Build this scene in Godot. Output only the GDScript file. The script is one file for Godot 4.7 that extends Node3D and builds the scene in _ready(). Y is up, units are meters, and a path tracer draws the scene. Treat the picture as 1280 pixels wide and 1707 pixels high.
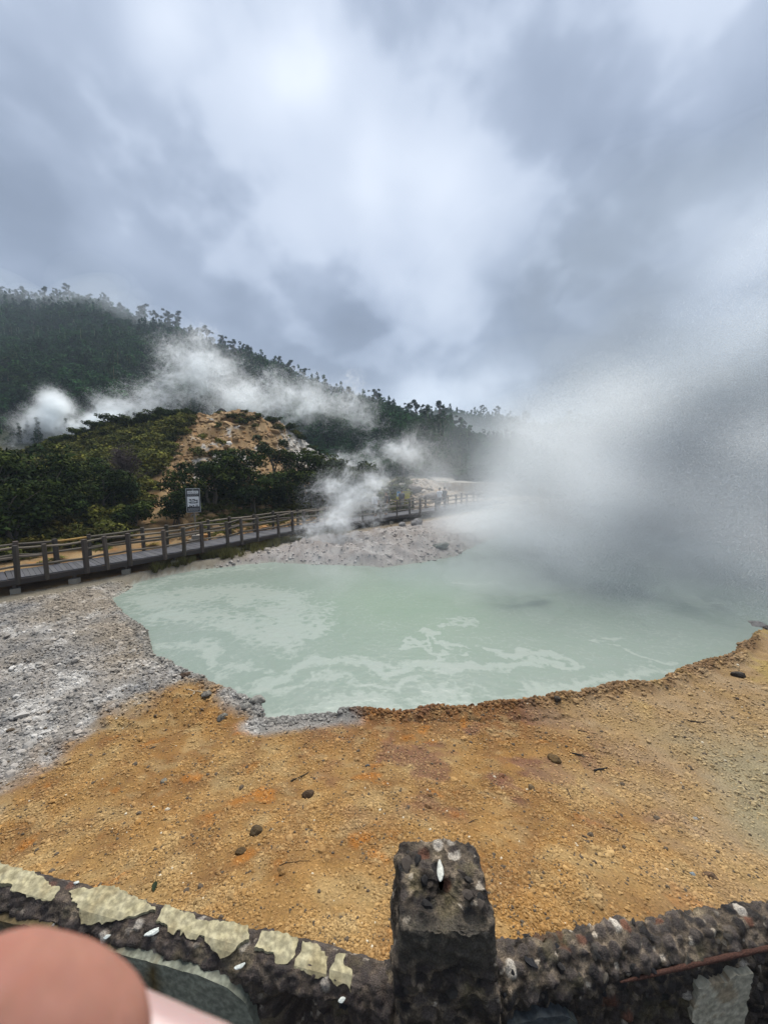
extends Node3D
# A hot spring crater: milky pool, ochre shore, boardwalk, forested hills, steam, a broken concrete fence and a fingertip near the lens.

const EYE := Vector3(0.0, 4.7, 0.0)
var rng := RandomNumberGenerator.new()
var used := {}
var noise_fine := FastNoiseLite.new()
var noise_mid := FastNoiseLite.new()
var noise_big := FastNoiseLite.new()
var noise_ridge := FastNoiseLite.new()
var noise_cell := FastNoiseLite.new()
var noise_cell_value := FastNoiseLite.new()
var plain_mat: StandardMaterial3D      # vertex coloured, rough
var grit_mat: StandardMaterial3D       # vertex coloured with a fine grain
var ground_mat: StandardMaterial3D
var leaf_mat: StandardMaterial3D
var bark_mat: StandardMaterial3D
var wood_mat: StandardMaterial3D
var plaster_mat: StandardMaterial3D

# ------------------------------------------------------------------ naming
func numbered(called: String) -> String:
	if not used.has(called):
		used[called] = 0
		return called
	used[called] += 1
	return "%s_%03d" % [called, used[called]]

func tag(o: Node, label := "", category := "", group := "", kind := "") -> Node:
	if label: o.set_meta("label", label)
	if category: o.set_meta("category", category)
	if group: o.set_meta("group", group)
	if kind: o.set_meta("kind", kind)
	return o

func thing(called: String, label: String, category: String, at := Vector3.ZERO, turn := 0.0, group := "") -> Node3D:
	var o := Node3D.new()
	o.name = numbered(called)
	add_child(o)
	o.position = at
	o.rotation.y = turn
	tag(o, label, category, group)
	return o

func part(called: String, mesh: Mesh, mat: Material, parent: Node) -> MeshInstance3D:
	var o := MeshInstance3D.new()
	o.mesh = mesh
	o.material_override = mat
	if parent == self:
		o.name = numbered(called)
		add_child(o)
	else:
		o.name = sibling(parent, called)
		parent.add_child(o, true)
	return o

func sibling(parent: Node, called: String) -> String:
	var key := "count_" + called
	var n: int = parent.get_meta(key) if parent.has_meta(key) else 0
	parent.set_meta(key, n + 1)
	return called if n == 0 else "%s_%03d" % [called, n]

func copy_of(o: Node3D, called: String, label: String, at: Vector3, turn: float, size := 1.0) -> Node3D:
	var c: Node3D = o.duplicate()
	c.name = numbered(called)
	add_child(c)
	c.position = at
	c.rotation = Vector3(0, turn, 0)
	c.scale = Vector3.ONE * size
	if label: c.set_meta("label", label)
	return c

# ------------------------------------------------------------------ mesh helper
class Build:
	var v := PackedVector3Array()
	var n := PackedVector3Array()
	var c := PackedColorArray()
	var i := PackedInt32Array()
	var col := Color(1, 1, 1)
	func quad(a: Vector3, b: Vector3, d: Vector3, e: Vector3) -> void:   # a b d e round the quad
		var nn := (d - a).cross(b - a).normalized()
		var s := v.size()
		v.append(a); v.append(b); v.append(d); v.append(e)
		for k in 4:
			n.append(nn); c.append(col)
		i.append_array(PackedInt32Array([s, s + 1, s + 2, s, s + 2, s + 3]))
	func tri(a: Vector3, b: Vector3, d: Vector3) -> void:
		var nn := (d - a).cross(b - a).normalized()
		var s := v.size()
		v.append(a); v.append(b); v.append(d)
		for k in 3:
			n.append(nn); c.append(col)
		i.append_array(PackedInt32Array([s, s + 1, s + 2]))
	func box(at: Vector3, size: Vector3, basis := Basis.IDENTITY) -> void:
		var h := size * 0.5
		var p := []
		for k in 8:
			p.append(at + basis * Vector3(h.x if k & 1 else -h.x, h.y if k & 2 else -h.y, h.z if k & 4 else -h.z))
		quad(p[0], p[2], p[3], p[1]); quad(p[5], p[7], p[6], p[4])
		quad(p[4], p[6], p[2], p[0]); quad(p[1], p[3], p[7], p[5])
		quad(p[2], p[6], p[7], p[3]); quad(p[4], p[0], p[1], p[5])
	func bar(a: Vector3, b: Vector3, w: float, h: float) -> void:   # a squared beam from a to b with small chamfers
		var d := (b - a).normalized()
		var side := d.cross(Vector3.UP)
		if side.length() < 0.01: side = Vector3.RIGHT
		side = side.normalized()
		var up := side.cross(d).normalized()
		var ch := minf(w, h) * 0.14
		var pr := [Vector2(w / 2 - ch, h / 2), Vector2(w / 2, h / 2 - ch), Vector2(w / 2, -h / 2 + ch), Vector2(w / 2 - ch, -h / 2), Vector2(-w / 2 + ch, -h / 2), Vector2(-w / 2, -h / 2 + ch), Vector2(-w / 2, h / 2 - ch), Vector2(-w / 2 + ch, h / 2)]
		for k in 8:
			var q: Vector2 = pr[k]
			var r: Vector2 = pr[(k + 1) % 8]
			quad(a + side * q.x + up * q.y, a + side * r.x + up * r.y, b + side * r.x + up * r.y, b + side * q.x + up * q.y)
		for k in range(1, 7):
			tri(a + side * pr[0].x + up * pr[0].y, a + side * pr[k + 1].x + up * pr[k + 1].y, a + side * pr[k].x + up * pr[k].y)
			tri(b + side * pr[0].x + up * pr[0].y, b + side * pr[k].x + up * pr[k].y, b + side * pr[k + 1].x + up * pr[k + 1].y)
	func tube(pts: Array, radii: Array, sides := 6) -> void:
		var first := v.size()
		for k in pts.size():
			var d: Vector3 = (pts[mini(k + 1, pts.size() - 1)] - pts[maxi(k - 1, 0)]).normalized()
			var s := d.cross(Vector3.RIGHT if absf(d.x) < 0.7 else Vector3.BACK).normalized()
			var u := s.cross(d)
			for j in sides:
				var a := TAU * j / sides
				var o := s * cos(a) + u * sin(a)
				v.append(pts[k] + o * radii[k]); n.append(o); c.append(col)
		for k in pts.size() - 1:
			for j in sides:
				var q := first + k * sides + j
				var r := first + k * sides + (j + 1) % sides
				i.append_array(PackedInt32Array([q, r, q + sides, r, r + sides, q + sides]))
	func mesh() -> ArrayMesh:
		var a := []
		a.resize(Mesh.ARRAY_MAX)
		a[Mesh.ARRAY_VERTEX] = v
		a[Mesh.ARRAY_NORMAL] = n
		a[Mesh.ARRAY_COLOR] = c
		a[Mesh.ARRAY_INDEX] = i
		var m := ArrayMesh.new()
		m.add_surface_from_arrays(Mesh.PRIMITIVE_TRIANGLES, a)
		return m

func grid_mesh(pts: PackedVector3Array, cols: PackedColorArray, ni: int, nj: int, wrap := false, uvs := PackedVector2Array()) -> ArrayMesh:
	# a sheet of ni columns by nj rows (index j * ni + i), smooth shaded
	var nrm := PackedVector3Array()
	nrm.resize(pts.size())
	var idx := PackedInt32Array()
	var cols_n := ni if wrap else ni - 1
	idx.resize((nj - 1) * cols_n * 6)
	var w := 0
	for j in nj - 1:
		for i in cols_n:
			var a := j * ni + i
			var b := j * ni + (i + 1) % ni
			var c := a + ni
			var d := b + ni
			idx[w] = a; idx[w + 1] = c; idx[w + 2] = b
			idx[w + 3] = b; idx[w + 4] = c; idx[w + 5] = d
			w += 6
			var f := (pts[b] - pts[a]).cross(pts[c] - pts[a]) + (pts[d] - pts[b]).cross(pts[c] - pts[b])
			nrm[a] -= f; nrm[b] -= f; nrm[c] -= f; nrm[d] -= f
	for k in nrm.size():
		nrm[k] = -nrm[k].normalized()
	var arr := []
	arr.resize(Mesh.ARRAY_MAX)
	arr[Mesh.ARRAY_VERTEX] = pts
	arr[Mesh.ARRAY_NORMAL] = nrm
	arr[Mesh.ARRAY_COLOR] = cols
	if uvs.size(): arr[Mesh.ARRAY_TEX_UV] = uvs
	arr[Mesh.ARRAY_INDEX] = idx
	var m := ArrayMesh.new()
	m.add_surface_from_arrays(Mesh.PRIMITIVE_TRIANGLES, arr)
	return m

func scatter(called: String, mesh: Mesh, mat: Material, places: Array, tints: PackedColorArray, label: String, category: String, parent: Node = null) -> MultiMeshInstance3D:
	var mm := MultiMesh.new()
	mm.transform_format = MultiMesh.TRANSFORM_3D
	mm.use_colors = true
	mm.mesh = mesh
	mm.instance_count = places.size()
	var buf := PackedFloat32Array()
	buf.resize(places.size() * 16)
	for k in places.size():
		var t: Transform3D = places[k]
		var o := k * 16
		buf[o] = t.basis.x.x; buf[o + 1] = t.basis.y.x; buf[o + 2] = t.basis.z.x; buf[o + 3] = t.origin.x
		buf[o + 4] = t.basis.x.y; buf[o + 5] = t.basis.y.y; buf[o + 6] = t.basis.z.y; buf[o + 7] = t.origin.y
		buf[o + 8] = t.basis.x.z; buf[o + 9] = t.basis.y.z; buf[o + 10] = t.basis.z.z; buf[o + 11] = t.origin.z
		buf[o + 12] = tints[k].r; buf[o + 13] = tints[k].g; buf[o + 14] = tints[k].b; buf[o + 15] = 1.0
	mm.buffer = buf
	var o := MultiMeshInstance3D.new()
	o.multimesh = mm
	o.material_override = mat
	if parent:
		o.name = sibling(parent, called)
		parent.add_child(o)
		o.set_meta("kind", "stuff")
	else:
		o.name = numbered(called)
		add_child(o)
		tag(o, label, category, "", "stuff")
	return o

func smin(a: float, b: float, k: float) -> float:
	var h := clampf(0.5 + 0.5 * (b - a) / k, 0.0, 1.0)
	return lerpf(b, a, h) - k * h * (1.0 - h)

func smax(a: float, b: float, k: float) -> float:
	return -smin(-a, -b, k)

func mixc(a: Color, b: Color, t: float) -> Color:
	return a.lerp(b, clampf(t, 0.0, 1.0))

func ball(seed_at: int, rough := 0.25) -> ArrayMesh:   # an irregular stone of radius about 1
	var r := RandomNumberGenerator.new()
	r.seed = seed_at
	var pts := [Vector3(1, 0, 0), Vector3(-1, 0, 0), Vector3(0, 1, 0), Vector3(0, -1, 0), Vector3(0, 0, 1), Vector3(0, 0, -1)]
	var faces := [[0, 4, 2], [4, 1, 2], [1, 5, 2], [5, 0, 2], [4, 0, 3], [1, 4, 3], [5, 1, 3], [0, 5, 3]]
	var mid := {}
	var out := []
	for f in faces:
		var m := []
		for k in 3:
			var key := "%d_%d" % [mini(f[k], f[(k + 1) % 3]), maxi(f[k], f[(k + 1) % 3])]
			if not mid.has(key):
				mid[key] = pts.size()
				pts.append((pts[f[k]] + pts[f[(k + 1) % 3]]).normalized())
			m.append(mid[key])
		out.append_array([[f[0], m[0], m[2]], [m[0], f[1], m[1]], [m[2], m[1], f[2]], [m[0], m[1], m[2]]])
	var sx := r.randf_range(0.75, 1.25)
	var sz := r.randf_range(0.75, 1.25)
	for k in pts.size():
		pts[k] = pts[k] * (1.0 + r.randf_range(-rough, rough)) * Vector3(sx, 0.72, sz)
	var b := Build.new()
	for f in out:
		b.tri(pts[f[0]], pts[f[2]], pts[f[1]])
	return b.mesh()

# ------------------------------------------------------------------ the lie of the land
var pool := PackedVector2Array([
	Vector2(-8.6, -12.6), Vector2(-7.6, -11.3), Vector2(-6.3, -10.1), Vector2(-5.95, -9.55), Vector2(-5.5, -8.95), Vector2(-4.7, -8.4), Vector2(-4.0, -7.9), Vector2(-3.57, -7.62),
	Vector2(-3.18, -7.4), Vector2(-2.73, -7.15), Vector2(-2.25, -6.95), Vector2(-2.08, -6.68), Vector2(-2.14, -6.38), Vector2(-1.85, -6.35), Vector2(-1.46, -6.45), Vector2(-0.53, -6.55),
	Vector2(0.0, -6.5), Vector2(0.63, -6.56), Vector2(1.73, -6.73), Vector2(2.9, -6.95), Vector2(4.21, -7.3), Vector2(5.28, -7.52), Vector2(5.95, -7.79), Vector2(6.92, -8.23), Vector2(7.79, -8.63),
	Vector2(8.73, -9.24), Vector2(9.7, -10.2), Vector2(10.4, -10.8), Vector2(12.5, -11.9), Vector2(16.0, -14.0), Vector2(19.0, -18.0), Vector2(19.5, -23.0), Vector2(17.0, -27.5), Vector2(12.5, -28.5),
	Vector2(8.0, -26.0), Vector2(5.5, -22.5), Vector2(3.6, -19.6), Vector2(1.7, -18.3), Vector2(0.0, -17.5), Vector2(-2.76, -17.9), Vector2(-5.37, -18.4), Vector2(-7.05, -17.6), Vector2(-8.72, -16.6), Vector2(-9.6, -15.2), Vector2(-9.2, -13.4)])
var deck := PackedVector2Array([
	Vector2(-16.2, -9.2), Vector2(-12.64, -13.0), Vector2(-11.2, -14.5), Vector2(-9.5, -16.5), Vector2(-7.75, -18.9), Vector2(-6.1, -21.4), Vector2(-4.8, -23.2), Vector2(-2.2, -26.1), Vector2(0.9, -29.1), Vector2(4.25, -32.6), Vector2(7.5, -36.0), Vector2(13.0, -41.0)])
const DECK_Y := 0.8
const DECK_W := 1.45
const FIELD_N := Vector2i(200, 150)
const FIELD_AT := Vector2(-36.0, -54.0)
const FIELD_STEP := 0.4
var field_pool := PackedFloat32Array()     # metres from the shore, land positive
var field_deck := PackedFloat32Array()     # metres from the deck's outer edge, pool side positive

func table(list: Array, a: float) -> float:
	for k in list.size() - 1:
		if a < list[k + 1].x:
			var t := clampf((a - list[k].x) / (list[k + 1].x - list[k].x), 0.0, 1.0)
			return lerpf(list[k].y, list[k + 1].y, t)
	return list[-1].y

# how high each crest stands against its distance, over the bearing x / depth
var mound_e := [Vector2(-1.527, 0.1026), Vector2(-1.096, 0.0374), Vector2(-0.947, 0.015), Vector2(-0.903, 0.008), Vector2(-0.859, 0.012), Vector2(-0.797, 0.040), Vector2(-0.722, 0.060), Vector2(-0.618, 0.084), Vector2(-0.469, 0.1141), Vector2(-0.352, 0.120), Vector2(-0.293, 0.1127), Vector2(-0.236, 0.087), Vector2(-0.178, 0.0359), Vector2(-0.119, -0.0023), Vector2(-0.06, -0.0394), Vector2(0.0, -0.0619), Vector2(0.05, -0.05), Vector2(0.09, -0.045), Vector2(0.15, -0.0739), Vector2(0.241, -0.101), Vector2(0.542, -0.101), Vector2(1.6, -0.101)]
var mound_d := [Vector2(-1.5, 30.0), Vector2(-0.9, 35.0), Vector2(-0.5, 40.0), Vector2(-0.35, 43.0), Vector2(-0.2, 46.0), Vector2(0.0, 50.0), Vector2(0.2, 56.0), Vector2(1.6, 50.0)]
var ridge_e := [Vector2(-1.469, 0.407), Vector2(-0.907, 0.3803), Vector2(-0.823, 0.3696), Vector2(-0.723, 0.3736), Vector2(-0.626, 0.3494), Vector2(-0.571, 0.3223), Vector2(-0.487, 0.3059), Vector2(-0.417, 0.2647), Vector2(-0.346, 0.2467), Vector2(-0.275, 0.2217), Vector2(-0.204, 0.181), Vector2(-0.117, 0.1456), Vector2(-0.059, 0.1285), Vector2(0.015, 0.107), Vector2(0.088, 0.0824), Vector2(0.162, 0.0592), Vector2(0.237, 0.03), Vector2(0.327, 0.0036), Vector2(0.42, -0.03), Vector2(0.50, -0.06), Vector2(1.586, -0.07)]
var ridge_d := [Vector2(-1.47, 250.0), Vector2(-0.9, 235.0), Vector2(-0.5, 205.0), Vector2(-0.28, 175.0), Vector2(-0.06, 145.0), Vector2(0.1, 128.0), Vector2(0.33, 110.0), Vector2(1.6, 100.0)]
var far_e := [Vector2(-0.3, 0.05), Vector2(-0.206, 0.0738), Vector2(0.074, 0.0954), Vector2(0.147, 0.107), Vector2(0.235, 0.094), Vector2(0.324, 0.0824), Vector2(0.383, 0.0709), Vector2(0.472, 0.077), Vector2(0.531, 0.072), Vector2(0.577, 0.058), Vector2(0.653, 0.028), Vector2(0.758, 0.0124), Vector2(1.575, 0.0124)]
const FAR_D := 215.0
var deck_depth := [Vector2(-1.6, 11.0), Vector2(-0.96, 14.6), Vector2(-0.6, 18.2), Vector2(-0.4, 22.0), Vector2(-0.2, 27.5), Vector2(0.03, 31.0), Vector2(0.13, 34.5), Vector2(0.21, 38.0), Vector2(0.35, 43.0), Vector2(1.6, 46.0)]
const CURVE_N := 400
var curves := []     # the five tables resampled evenly over bearings -1.7 to 1.7

func prepare_land() -> void:
	for t in [mound_e, mound_d, ridge_e, ridge_d, far_e, deck_depth]:
		var a := PackedFloat32Array()
		for k in CURVE_N + 1:
			a.append(table(t, -1.7 + 3.4 * k / CURVE_N))
		for pass_no in 2:      # round the corners off
			var s := a.duplicate()
			for k in range(1, CURVE_N):
				a[k] = (s[k - 1] + s[k] * 2.0 + s[k + 1]) * 0.25
		curves.append(a)
	field_pool.resize(FIELD_N.x * FIELD_N.y)
	field_deck.resize(FIELD_N.x * FIELD_N.y)
	for j in FIELD_N.y:
		for i in FIELD_N.x:
			var p := FIELD_AT + Vector2(i, j) * FIELD_STEP
			var d := 1e9
			for k in pool.size():
				d = minf(d, p.distance_squared_to(Geometry2D.get_closest_point_to_segment(p, pool[k], pool[(k + 1) % pool.size()])))
			d = sqrt(d)
			field_pool[j * FIELD_N.x + i] = -d if Geometry2D.is_point_in_polygon(p, pool) else d
			var e := 1e9
			var side := 1.0
			for k in deck.size() - 1:
				var q := Geometry2D.get_closest_point_to_segment(p, deck[k], deck[k + 1])
				var f := p.distance_squared_to(q)
				if f < e - 1e-6:
					e = f
					side = signf((deck[k + 1] - deck[k]).cross(p - deck[k]))
			field_deck[j * FIELD_N.x + i] = sqrt(e) * side

func field(f: PackedFloat32Array, x: float, z: float) -> float:
	var u := clampf((x - FIELD_AT.x) / FIELD_STEP, 0.0, FIELD_N.x - 1.01)
	var v := clampf((z - FIELD_AT.y) / FIELD_STEP, 0.0, FIELD_N.y - 1.01)
	var i := int(u)
	var j := int(v)
	var k := j * FIELD_N.x + i
	return lerpf(lerpf(f[k], f[k + 1], u - i), lerpf(f[k + FIELD_N.x], f[k + FIELD_N.x + 1], u - i), v - j)

func curve(which: int, a: float) -> float:
	var u := clampf((a + 1.7) / 3.4, 0.0, 0.9999) * CURVE_N
	var c: PackedFloat32Array = curves[which]
	return lerpf(c[int(u)], c[int(u) + 1], u - int(u))

# exact distance to the shore near it (the field is too coarse there)
func shore(x: float, z: float) -> float:
	var d := field(field_pool, x, z)
	if absf(d) < 0.9:
		var p := Vector2(x, z)
		var e := 1e9
		for k in pool.size():
			e = minf(e, p.distance_squared_to(Geometry2D.get_closest_point_to_segment(p, pool[k], pool[(k + 1) % pool.size()])))
		d = -sqrt(e) if Geometry2D.is_point_in_polygon(p, pool) else sqrt(e)
	return d

func height(x: float, z: float) -> float:
	var dep := -z
	var r := sqrt(x * x + z * z)
	var h := smax(0.33, 2.5 - 0.37 * r, 0.5)
	if dep < 60.0 and absf(x) < 36.0:
		var sd := shore(x, z) + noise_mid.get_noise_2d(x * 1.3, z * 1.3) * 0.16 + noise_fine.get_noise_2d(x * 2.0, z * 2.0) * 0.06
		var land := h + noise_mid.get_noise_2d(x, z) * 0.08 * smoothstep(0.0, 1.5, sd) + noise_fine.get_noise_2d(x, z) * 0.022
		if x < -1.2 and dep > 6.2:      # crusted rubble of the left bank and of the far shelf
			var wl := smoothstep(-1.2, -3.5, x)
			land += absf(noise_fine.get_noise_2d(x * 1.7 + 9.0, z * 1.7)) * 0.13 * wl
		if dep > 15.0 and x > -8.0:
			land += (absf(noise_mid.get_noise_2d(x * 0.6 + 50.0, z * 0.9)) * 0.75 - 0.08) * smoothstep(15.5, 18.5, dep) * smoothstep(0.0, 1.4, sd) * smoothstep(-7.0, -5.0, x) * (1.0 - smoothstep(24.0, 28.0, dep + x * 0.0))
		var lip := 0.10 * exp(-pow((sd - 0.12) / 0.15, 2.0)) if x > -0.8 and dep < 14.0 else 0.0
		var soft := smoothstep(10.5, 15.0, dep) if x < 8.0 else smoothstep(9.0, 12.0, dep)
		h = lerpf(-0.7 + soft * 0.45, land + lip, smoothstep(-0.16 - soft * 0.5, 0.05 + soft * 1.0, sd))
		if x > 0.3 and x < 3.9 and dep > 5.6 and dep < 6.9:      # the drying crack along the near shore
			h -= 0.05 * exp(-pow(crack(x, z) / 0.03, 2.0))
		if dep > 7.0:
			var s := field(field_deck, x, z)
			if s > -2.0 and s < 1.6:       # trodden sand under the boardwalk
				h = lerpf(h, 0.26 + noise_fine.get_noise_2d(x, z) * 0.03, (1.0 - smoothstep(0.7, 1.6, s)) * smoothstep(0.1, 0.7, sd))
			if s < -1.0:
				h = lerpf(h, hill(x, dep), smoothstep(-1.0, -2.4, s))
	elif dep > 5.0:
		h = hill(x, dep)
	if dep < 0.9 and absf(x) < 3.0: h = minf(h, 2.2)
	return h

func crack(x: float, z: float) -> float:
	var line := table([Vector2(0.4, -6.18), Vector2(1.1, -6.26), Vector2(1.95, -6.30), Vector2(2.7, -6.40), Vector2(3.5, -6.45)], x)
	return absf(z - line + noise_fine.get_noise_2d(x * 1.5, 3.0) * 0.12) + smoothstep(3.0, 3.8, x) * 0.05

func hill(x: float, dep: float) -> float:
	var a := x / maxf(dep, 1.0)
	var base := curve(5, a)
	var md := curve(1, a)
	var mh := 4.7 + curve(0, a) * md
	var t := clampf((dep - base) / (md - base), 0.0, 1.0)
	var h := 0.75
	if dep <= md:
		h = lerpf(0.75, mh, pow(t, 1.15))
	else:
		h = maxf(mh - (dep - md) * 0.35, minf(mh, 2.0))
	var bump := noise_mid.get_noise_2d(x * 0.25, dep * 0.25) * 1.1 + noise_ridge.get_noise_2d(x * 0.5, dep * 0.5) * 0.5 + noise_mid.get_noise_2d(x * 0.9, dep * 0.9) * 0.35
	h += bump * smoothstep(0.0, 0.5, t) * 0.7
	if dep > md + 6.0:
		var rd := curve(3, a)
		var rh := 4.7 + curve(2, a) * rd
		var b2 := md + 14.0
		var t2 := clampf((dep - b2) / (rd - b2), 0.0, 1.0)
		var h2 := 1.5
		if dep <= rd: h2 = lerpf(1.5, rh, pow(t2, 1.05))
		else: h2 = rh - (dep - rd) * 0.7
		h2 += noise_big.get_noise_2d(x, dep) * 4.0 * smoothstep(0.0, 0.3, t2) * (1.0 - smoothstep(0.85, 1.0, t2))
		var fh := 4.7 + curve(4, a) * FAR_D
		var t3 := clampf((dep - 135.0) / (FAR_D - 135.0), 0.0, 1.0)
		var h3 := lerpf(0.5, fh, t3 * t3 * (3.0 - 2.0 * t3)) if dep <= FAR_D else fh - (dep - FAR_D) * 0.5
		h = maxf(smax(h, h2, 1.5), maxf(h3, 0.5))
	return h

# ------------------------------------------------------------------ ground
func boundary_x(z: float) -> float:
	return table([Vector2(-9.0, -3.0), Vector2(-8.0, -3.35), Vector2(-7.54, -3.75), Vector2(-6.85, -4.5), Vector2(-5.81, -5.0), Vector2(-4.98, -5.15), Vector2(-3.0, -5.1)], z)

func near_segment(x: float, z: float, ax: float, az: float, bx: float, bz: float) -> float:
	var p := Vector2(x, z)
	return p.distance_to(Geometry2D.get_closest_point_to_segment(p, Vector2(ax, az), Vector2(bx, bz)))

func greyness(x: float, z: float) -> float:
	var w := noise_mid.get_noise_2d(x * 1.2 + 31.0, z * 1.2) * 0.55 + noise_fine.get_noise_2d(x + 5.0, z) * 0.16
	var g := smoothstep(-0.35, 0.4, boundary_x(z) - x + w)
	g = maxf(g, 1.0 - smoothstep(0.16, 0.5, near_segment(x, z, -2.0, -6.2, -0.75, -6.42) + w * 0.35))
	g = maxf(g, 1.0 - smoothstep(0.10, 0.42, near_segment(x, z, -2.9, -7.1, -2.2, -6.62) + w * 0.3))
	return g

func ground_color(x: float, z: float, h: float) -> Color:
	var dep := -z
	var n1 := noise_mid.get_noise_2d(x * 0.8 + 100.0, z * 0.8)
	var n2 := noise_fine.get_noise_2d(x + 40.0, z + 7.0)
	var n3 := noise_mid.get_noise_2d(x * 2.2 - 60.0, z * 2.2)
	var n0 := noise_big.get_noise_2d(x * 9.0, z * 9.0)
	if dep > 9.0 and (dep > 62.0 or field(field_deck, x, z) < 0.0 or absf(x) > 34.0):
		var md := curve(1, x / dep)
		if dep > md + 7.0:
			# forest floor, with a pale scar behind the first mound
			var rock := smoothstep(0.1, 0.4, noise_mid.get_noise_2d(x * 0.12, z * 0.12) - absf(dep - md - 16.0) * 0.03 + 0.25)
			rock *= 1.0 - smoothstep(12.0, 26.0, dep - md)
			if x < -0.72 * dep: rock = maxf(rock, 1.0 - smoothstep(16.0, 30.0, dep - md))
			# beyond the steam on the right the crater floor runs on, bleached and bare
			rock = maxf(rock, smoothstep(0.42, 0.56, x / dep))
			return mixc(Color(0.030, 0.036, 0.018), mixc(Color(0.27, 0.24, 0.19), Color(0.36, 0.34, 0.31), n1 + 0.5), rock)
		var soil := mixc(Color(0.20, 0.12, 0.05), Color(0.33, 0.22, 0.105), n1 * 1.2 + 0.5)
		soil = mixc(soil, Color(0.36, 0.16, 0.04), smoothstep(0.2, 0.55, n3) * 0.6)
		soil = mixc(soil, Color(0.10, 0.06, 0.03), smoothstep(0.1, 0.5, n2) * 0.6)
		var a := x / dep
		var t := (dep - curve(5, a)) / (md - curve(5, a))
		var green := smoothstep(-0.03, 0.05, lerpf(-0.67, -0.485, clampf(t * 1.1, 0.0, 1.0)) - a + n1 * 0.05 + n3 * 0.03) * smoothstep(0.02, 0.2, t + n1 * 0.1)
		green = maxf(green, smoothstep(0.0, 0.05, a + 0.12) * smoothstep(0.0, 0.05, 0.02 - a))
		soil = mixc(soil, Color(0.035, 0.035, 0.014), green)
		# bleached rock: patches on the mound's face, its right flank, and the slope past the trees
		var white := smoothstep(0.2, 0.4, n1 + n3 * 0.5 - absf(a + 0.42) * 3.0 - absf(t - 0.5) * 1.2 + 0.3)
		white = maxf(white, smoothstep(0.0, 0.04, a + 0.262 + n3 * 0.05) * smoothstep(0.35, 0.6, t) * (1.0 - smoothstep(-0.12, -0.1, a)))
		white = maxf(white, smoothstep(-0.04, 0.0, a - n1 * 0.03) * (0.55 + n3 * 0.6))
		return mixc(soil, mixc(Color(0.46, 0.44, 0.40), Color(0.29, 0.26, 0.22), n2 + 0.5), white * (1.0 - green * 0.7))
	var ochre := mixc(Color(0.47, 0.24, 0.065), Color(0.52, 0.32, 0.12), n1 + 0.45)
	if x > -1.2 and dep > 4.0 and dep < 12.0: ochre = mixc(ochre, Color(0.33, 0.135, 0.045), smoothstep(1.5, 0.2, field(field_pool, x, z) + n3 * 0.9) * 0.75)
	ochre = mixc(ochre, Color(0.29, 0.15, 0.05), smoothstep(0.0, 0.45, n3 + n2 * 0.4) * 0.65)
	var runs := noise_ridge.get_noise_2d(x * 2.2 + 70.0, z * 1.1)
	ochre = mixc(ochre, Color(0.25, 0.12, 0.045), smoothstep(0.25, 0.75, runs) * 0.45)
	ochre = mixc(ochre, Color(0.60, 0.45, 0.23), smoothstep(0.25, 0.55, noise_mid.get_noise_2d(x * 3.1 - 200.0, z * 3.1)) * 0.4)
	ochre = mixc(ochre, Color(0.62, 0.22, 0.02), smoothstep(0.36, 0.62, n3 + n1 * 0.3) * 0.6 * (1.0 - smoothstep(2.0, 4.0, x)))
	ochre = mixc(ochre, Color(0.60, 0.43, 0.20), smoothstep(0.15, 0.5, -n3) * 0.5)
	var purple := smoothstep(0.05, 0.32, noise_mid.get_noise_2d(x * 1.5 + 300.0, z * 1.5)) * smoothstep(3.4, 1.2, absf(x - 1.6)) * smoothstep(3.2, 4.2, dep)
	ochre = mixc(ochre, Color(0.26, 0.12, 0.075), purple * 0.8)
	var tan_ := smoothstep(1.5, 4.5, x + n1 * 1.4)
	ochre = mixc(ochre, mixc(Color(0.52, 0.34, 0.15), Color(0.56, 0.41, 0.24), n3 + 0.5), tan_ * 0.8)
	ochre = mixc(ochre, Color(0.62, 0.44, 0.14), smoothstep(0.1, 0.35, n1) * smoothstep(4.2, 5.2, x) * 0.8)
	ochre = mixc(ochre, Color(0.42, 0.37, 0.23), smoothstep(3.9, 4.9, x + n1 * 0.8) * smoothstep(6.6, 5.2, dep) * 0.75)
	var grey := mixc(Color(0.47, 0.43, 0.38), Color(0.33, 0.31, 0.285), n1 * 1.1 + n3 * 0.9 + 0.45)
	grey = mixc(grey, Color(0.70, 0.67, 0.62), smoothstep(0.12, 0.4, n3 - n1 * 0.5) * 0.8)
	grey = mixc(grey, Color(0.17, 0.17, 0.17), smoothstep(0.2, 0.42, noise_mid.get_noise_2d(x * 1.6 - 400.0, z * 1.6)) * 0.55)
	grey = mixc(grey, Color(0.44, 0.34, 0.22), smoothstep(0.05, 0.45, n0) * 0.5)
	var c := mixc(ochre, grey, greyness(x, z))
	if dep > 9.0:
		var sand := 1.0 - smoothstep(0.6, 1.7, field(field_deck, x, z) + n3 * 0.4)
		c = mixc(c, Color(0.36, 0.31, 0.22), sand * 0.8)
		var far_bank := smoothstep(14.0, 17.0, dep)
		c = mixc(c, mixc(Color(0.46, 0.405, 0.365), Color(0.62, 0.575, 0.53), n3 * 1.4 + 0.4), far_bank * (1.0 - sand))
	# scalded rim next to the water
	var sd := field(field_pool, x, z)
	if sd < 0.5 and dep < 14.0:
		var rim := 1.0 - smoothstep(0.05, 0.4, sd + n2 * 0.25)
		c = mixc(c, Color(0.26, 0.12, 0.04) if x > -0.6 else Color(0.34, 0.33, 0.30), rim * 0.55)
	if x > 0.3 and x < 3.9 and dep > 5.6 and dep < 6.9: c = mixc(c, Color(0.10, 0.05, 0.02), smoothstep(0.05, 0.02, crack(x, z)) * 0.8)
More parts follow.
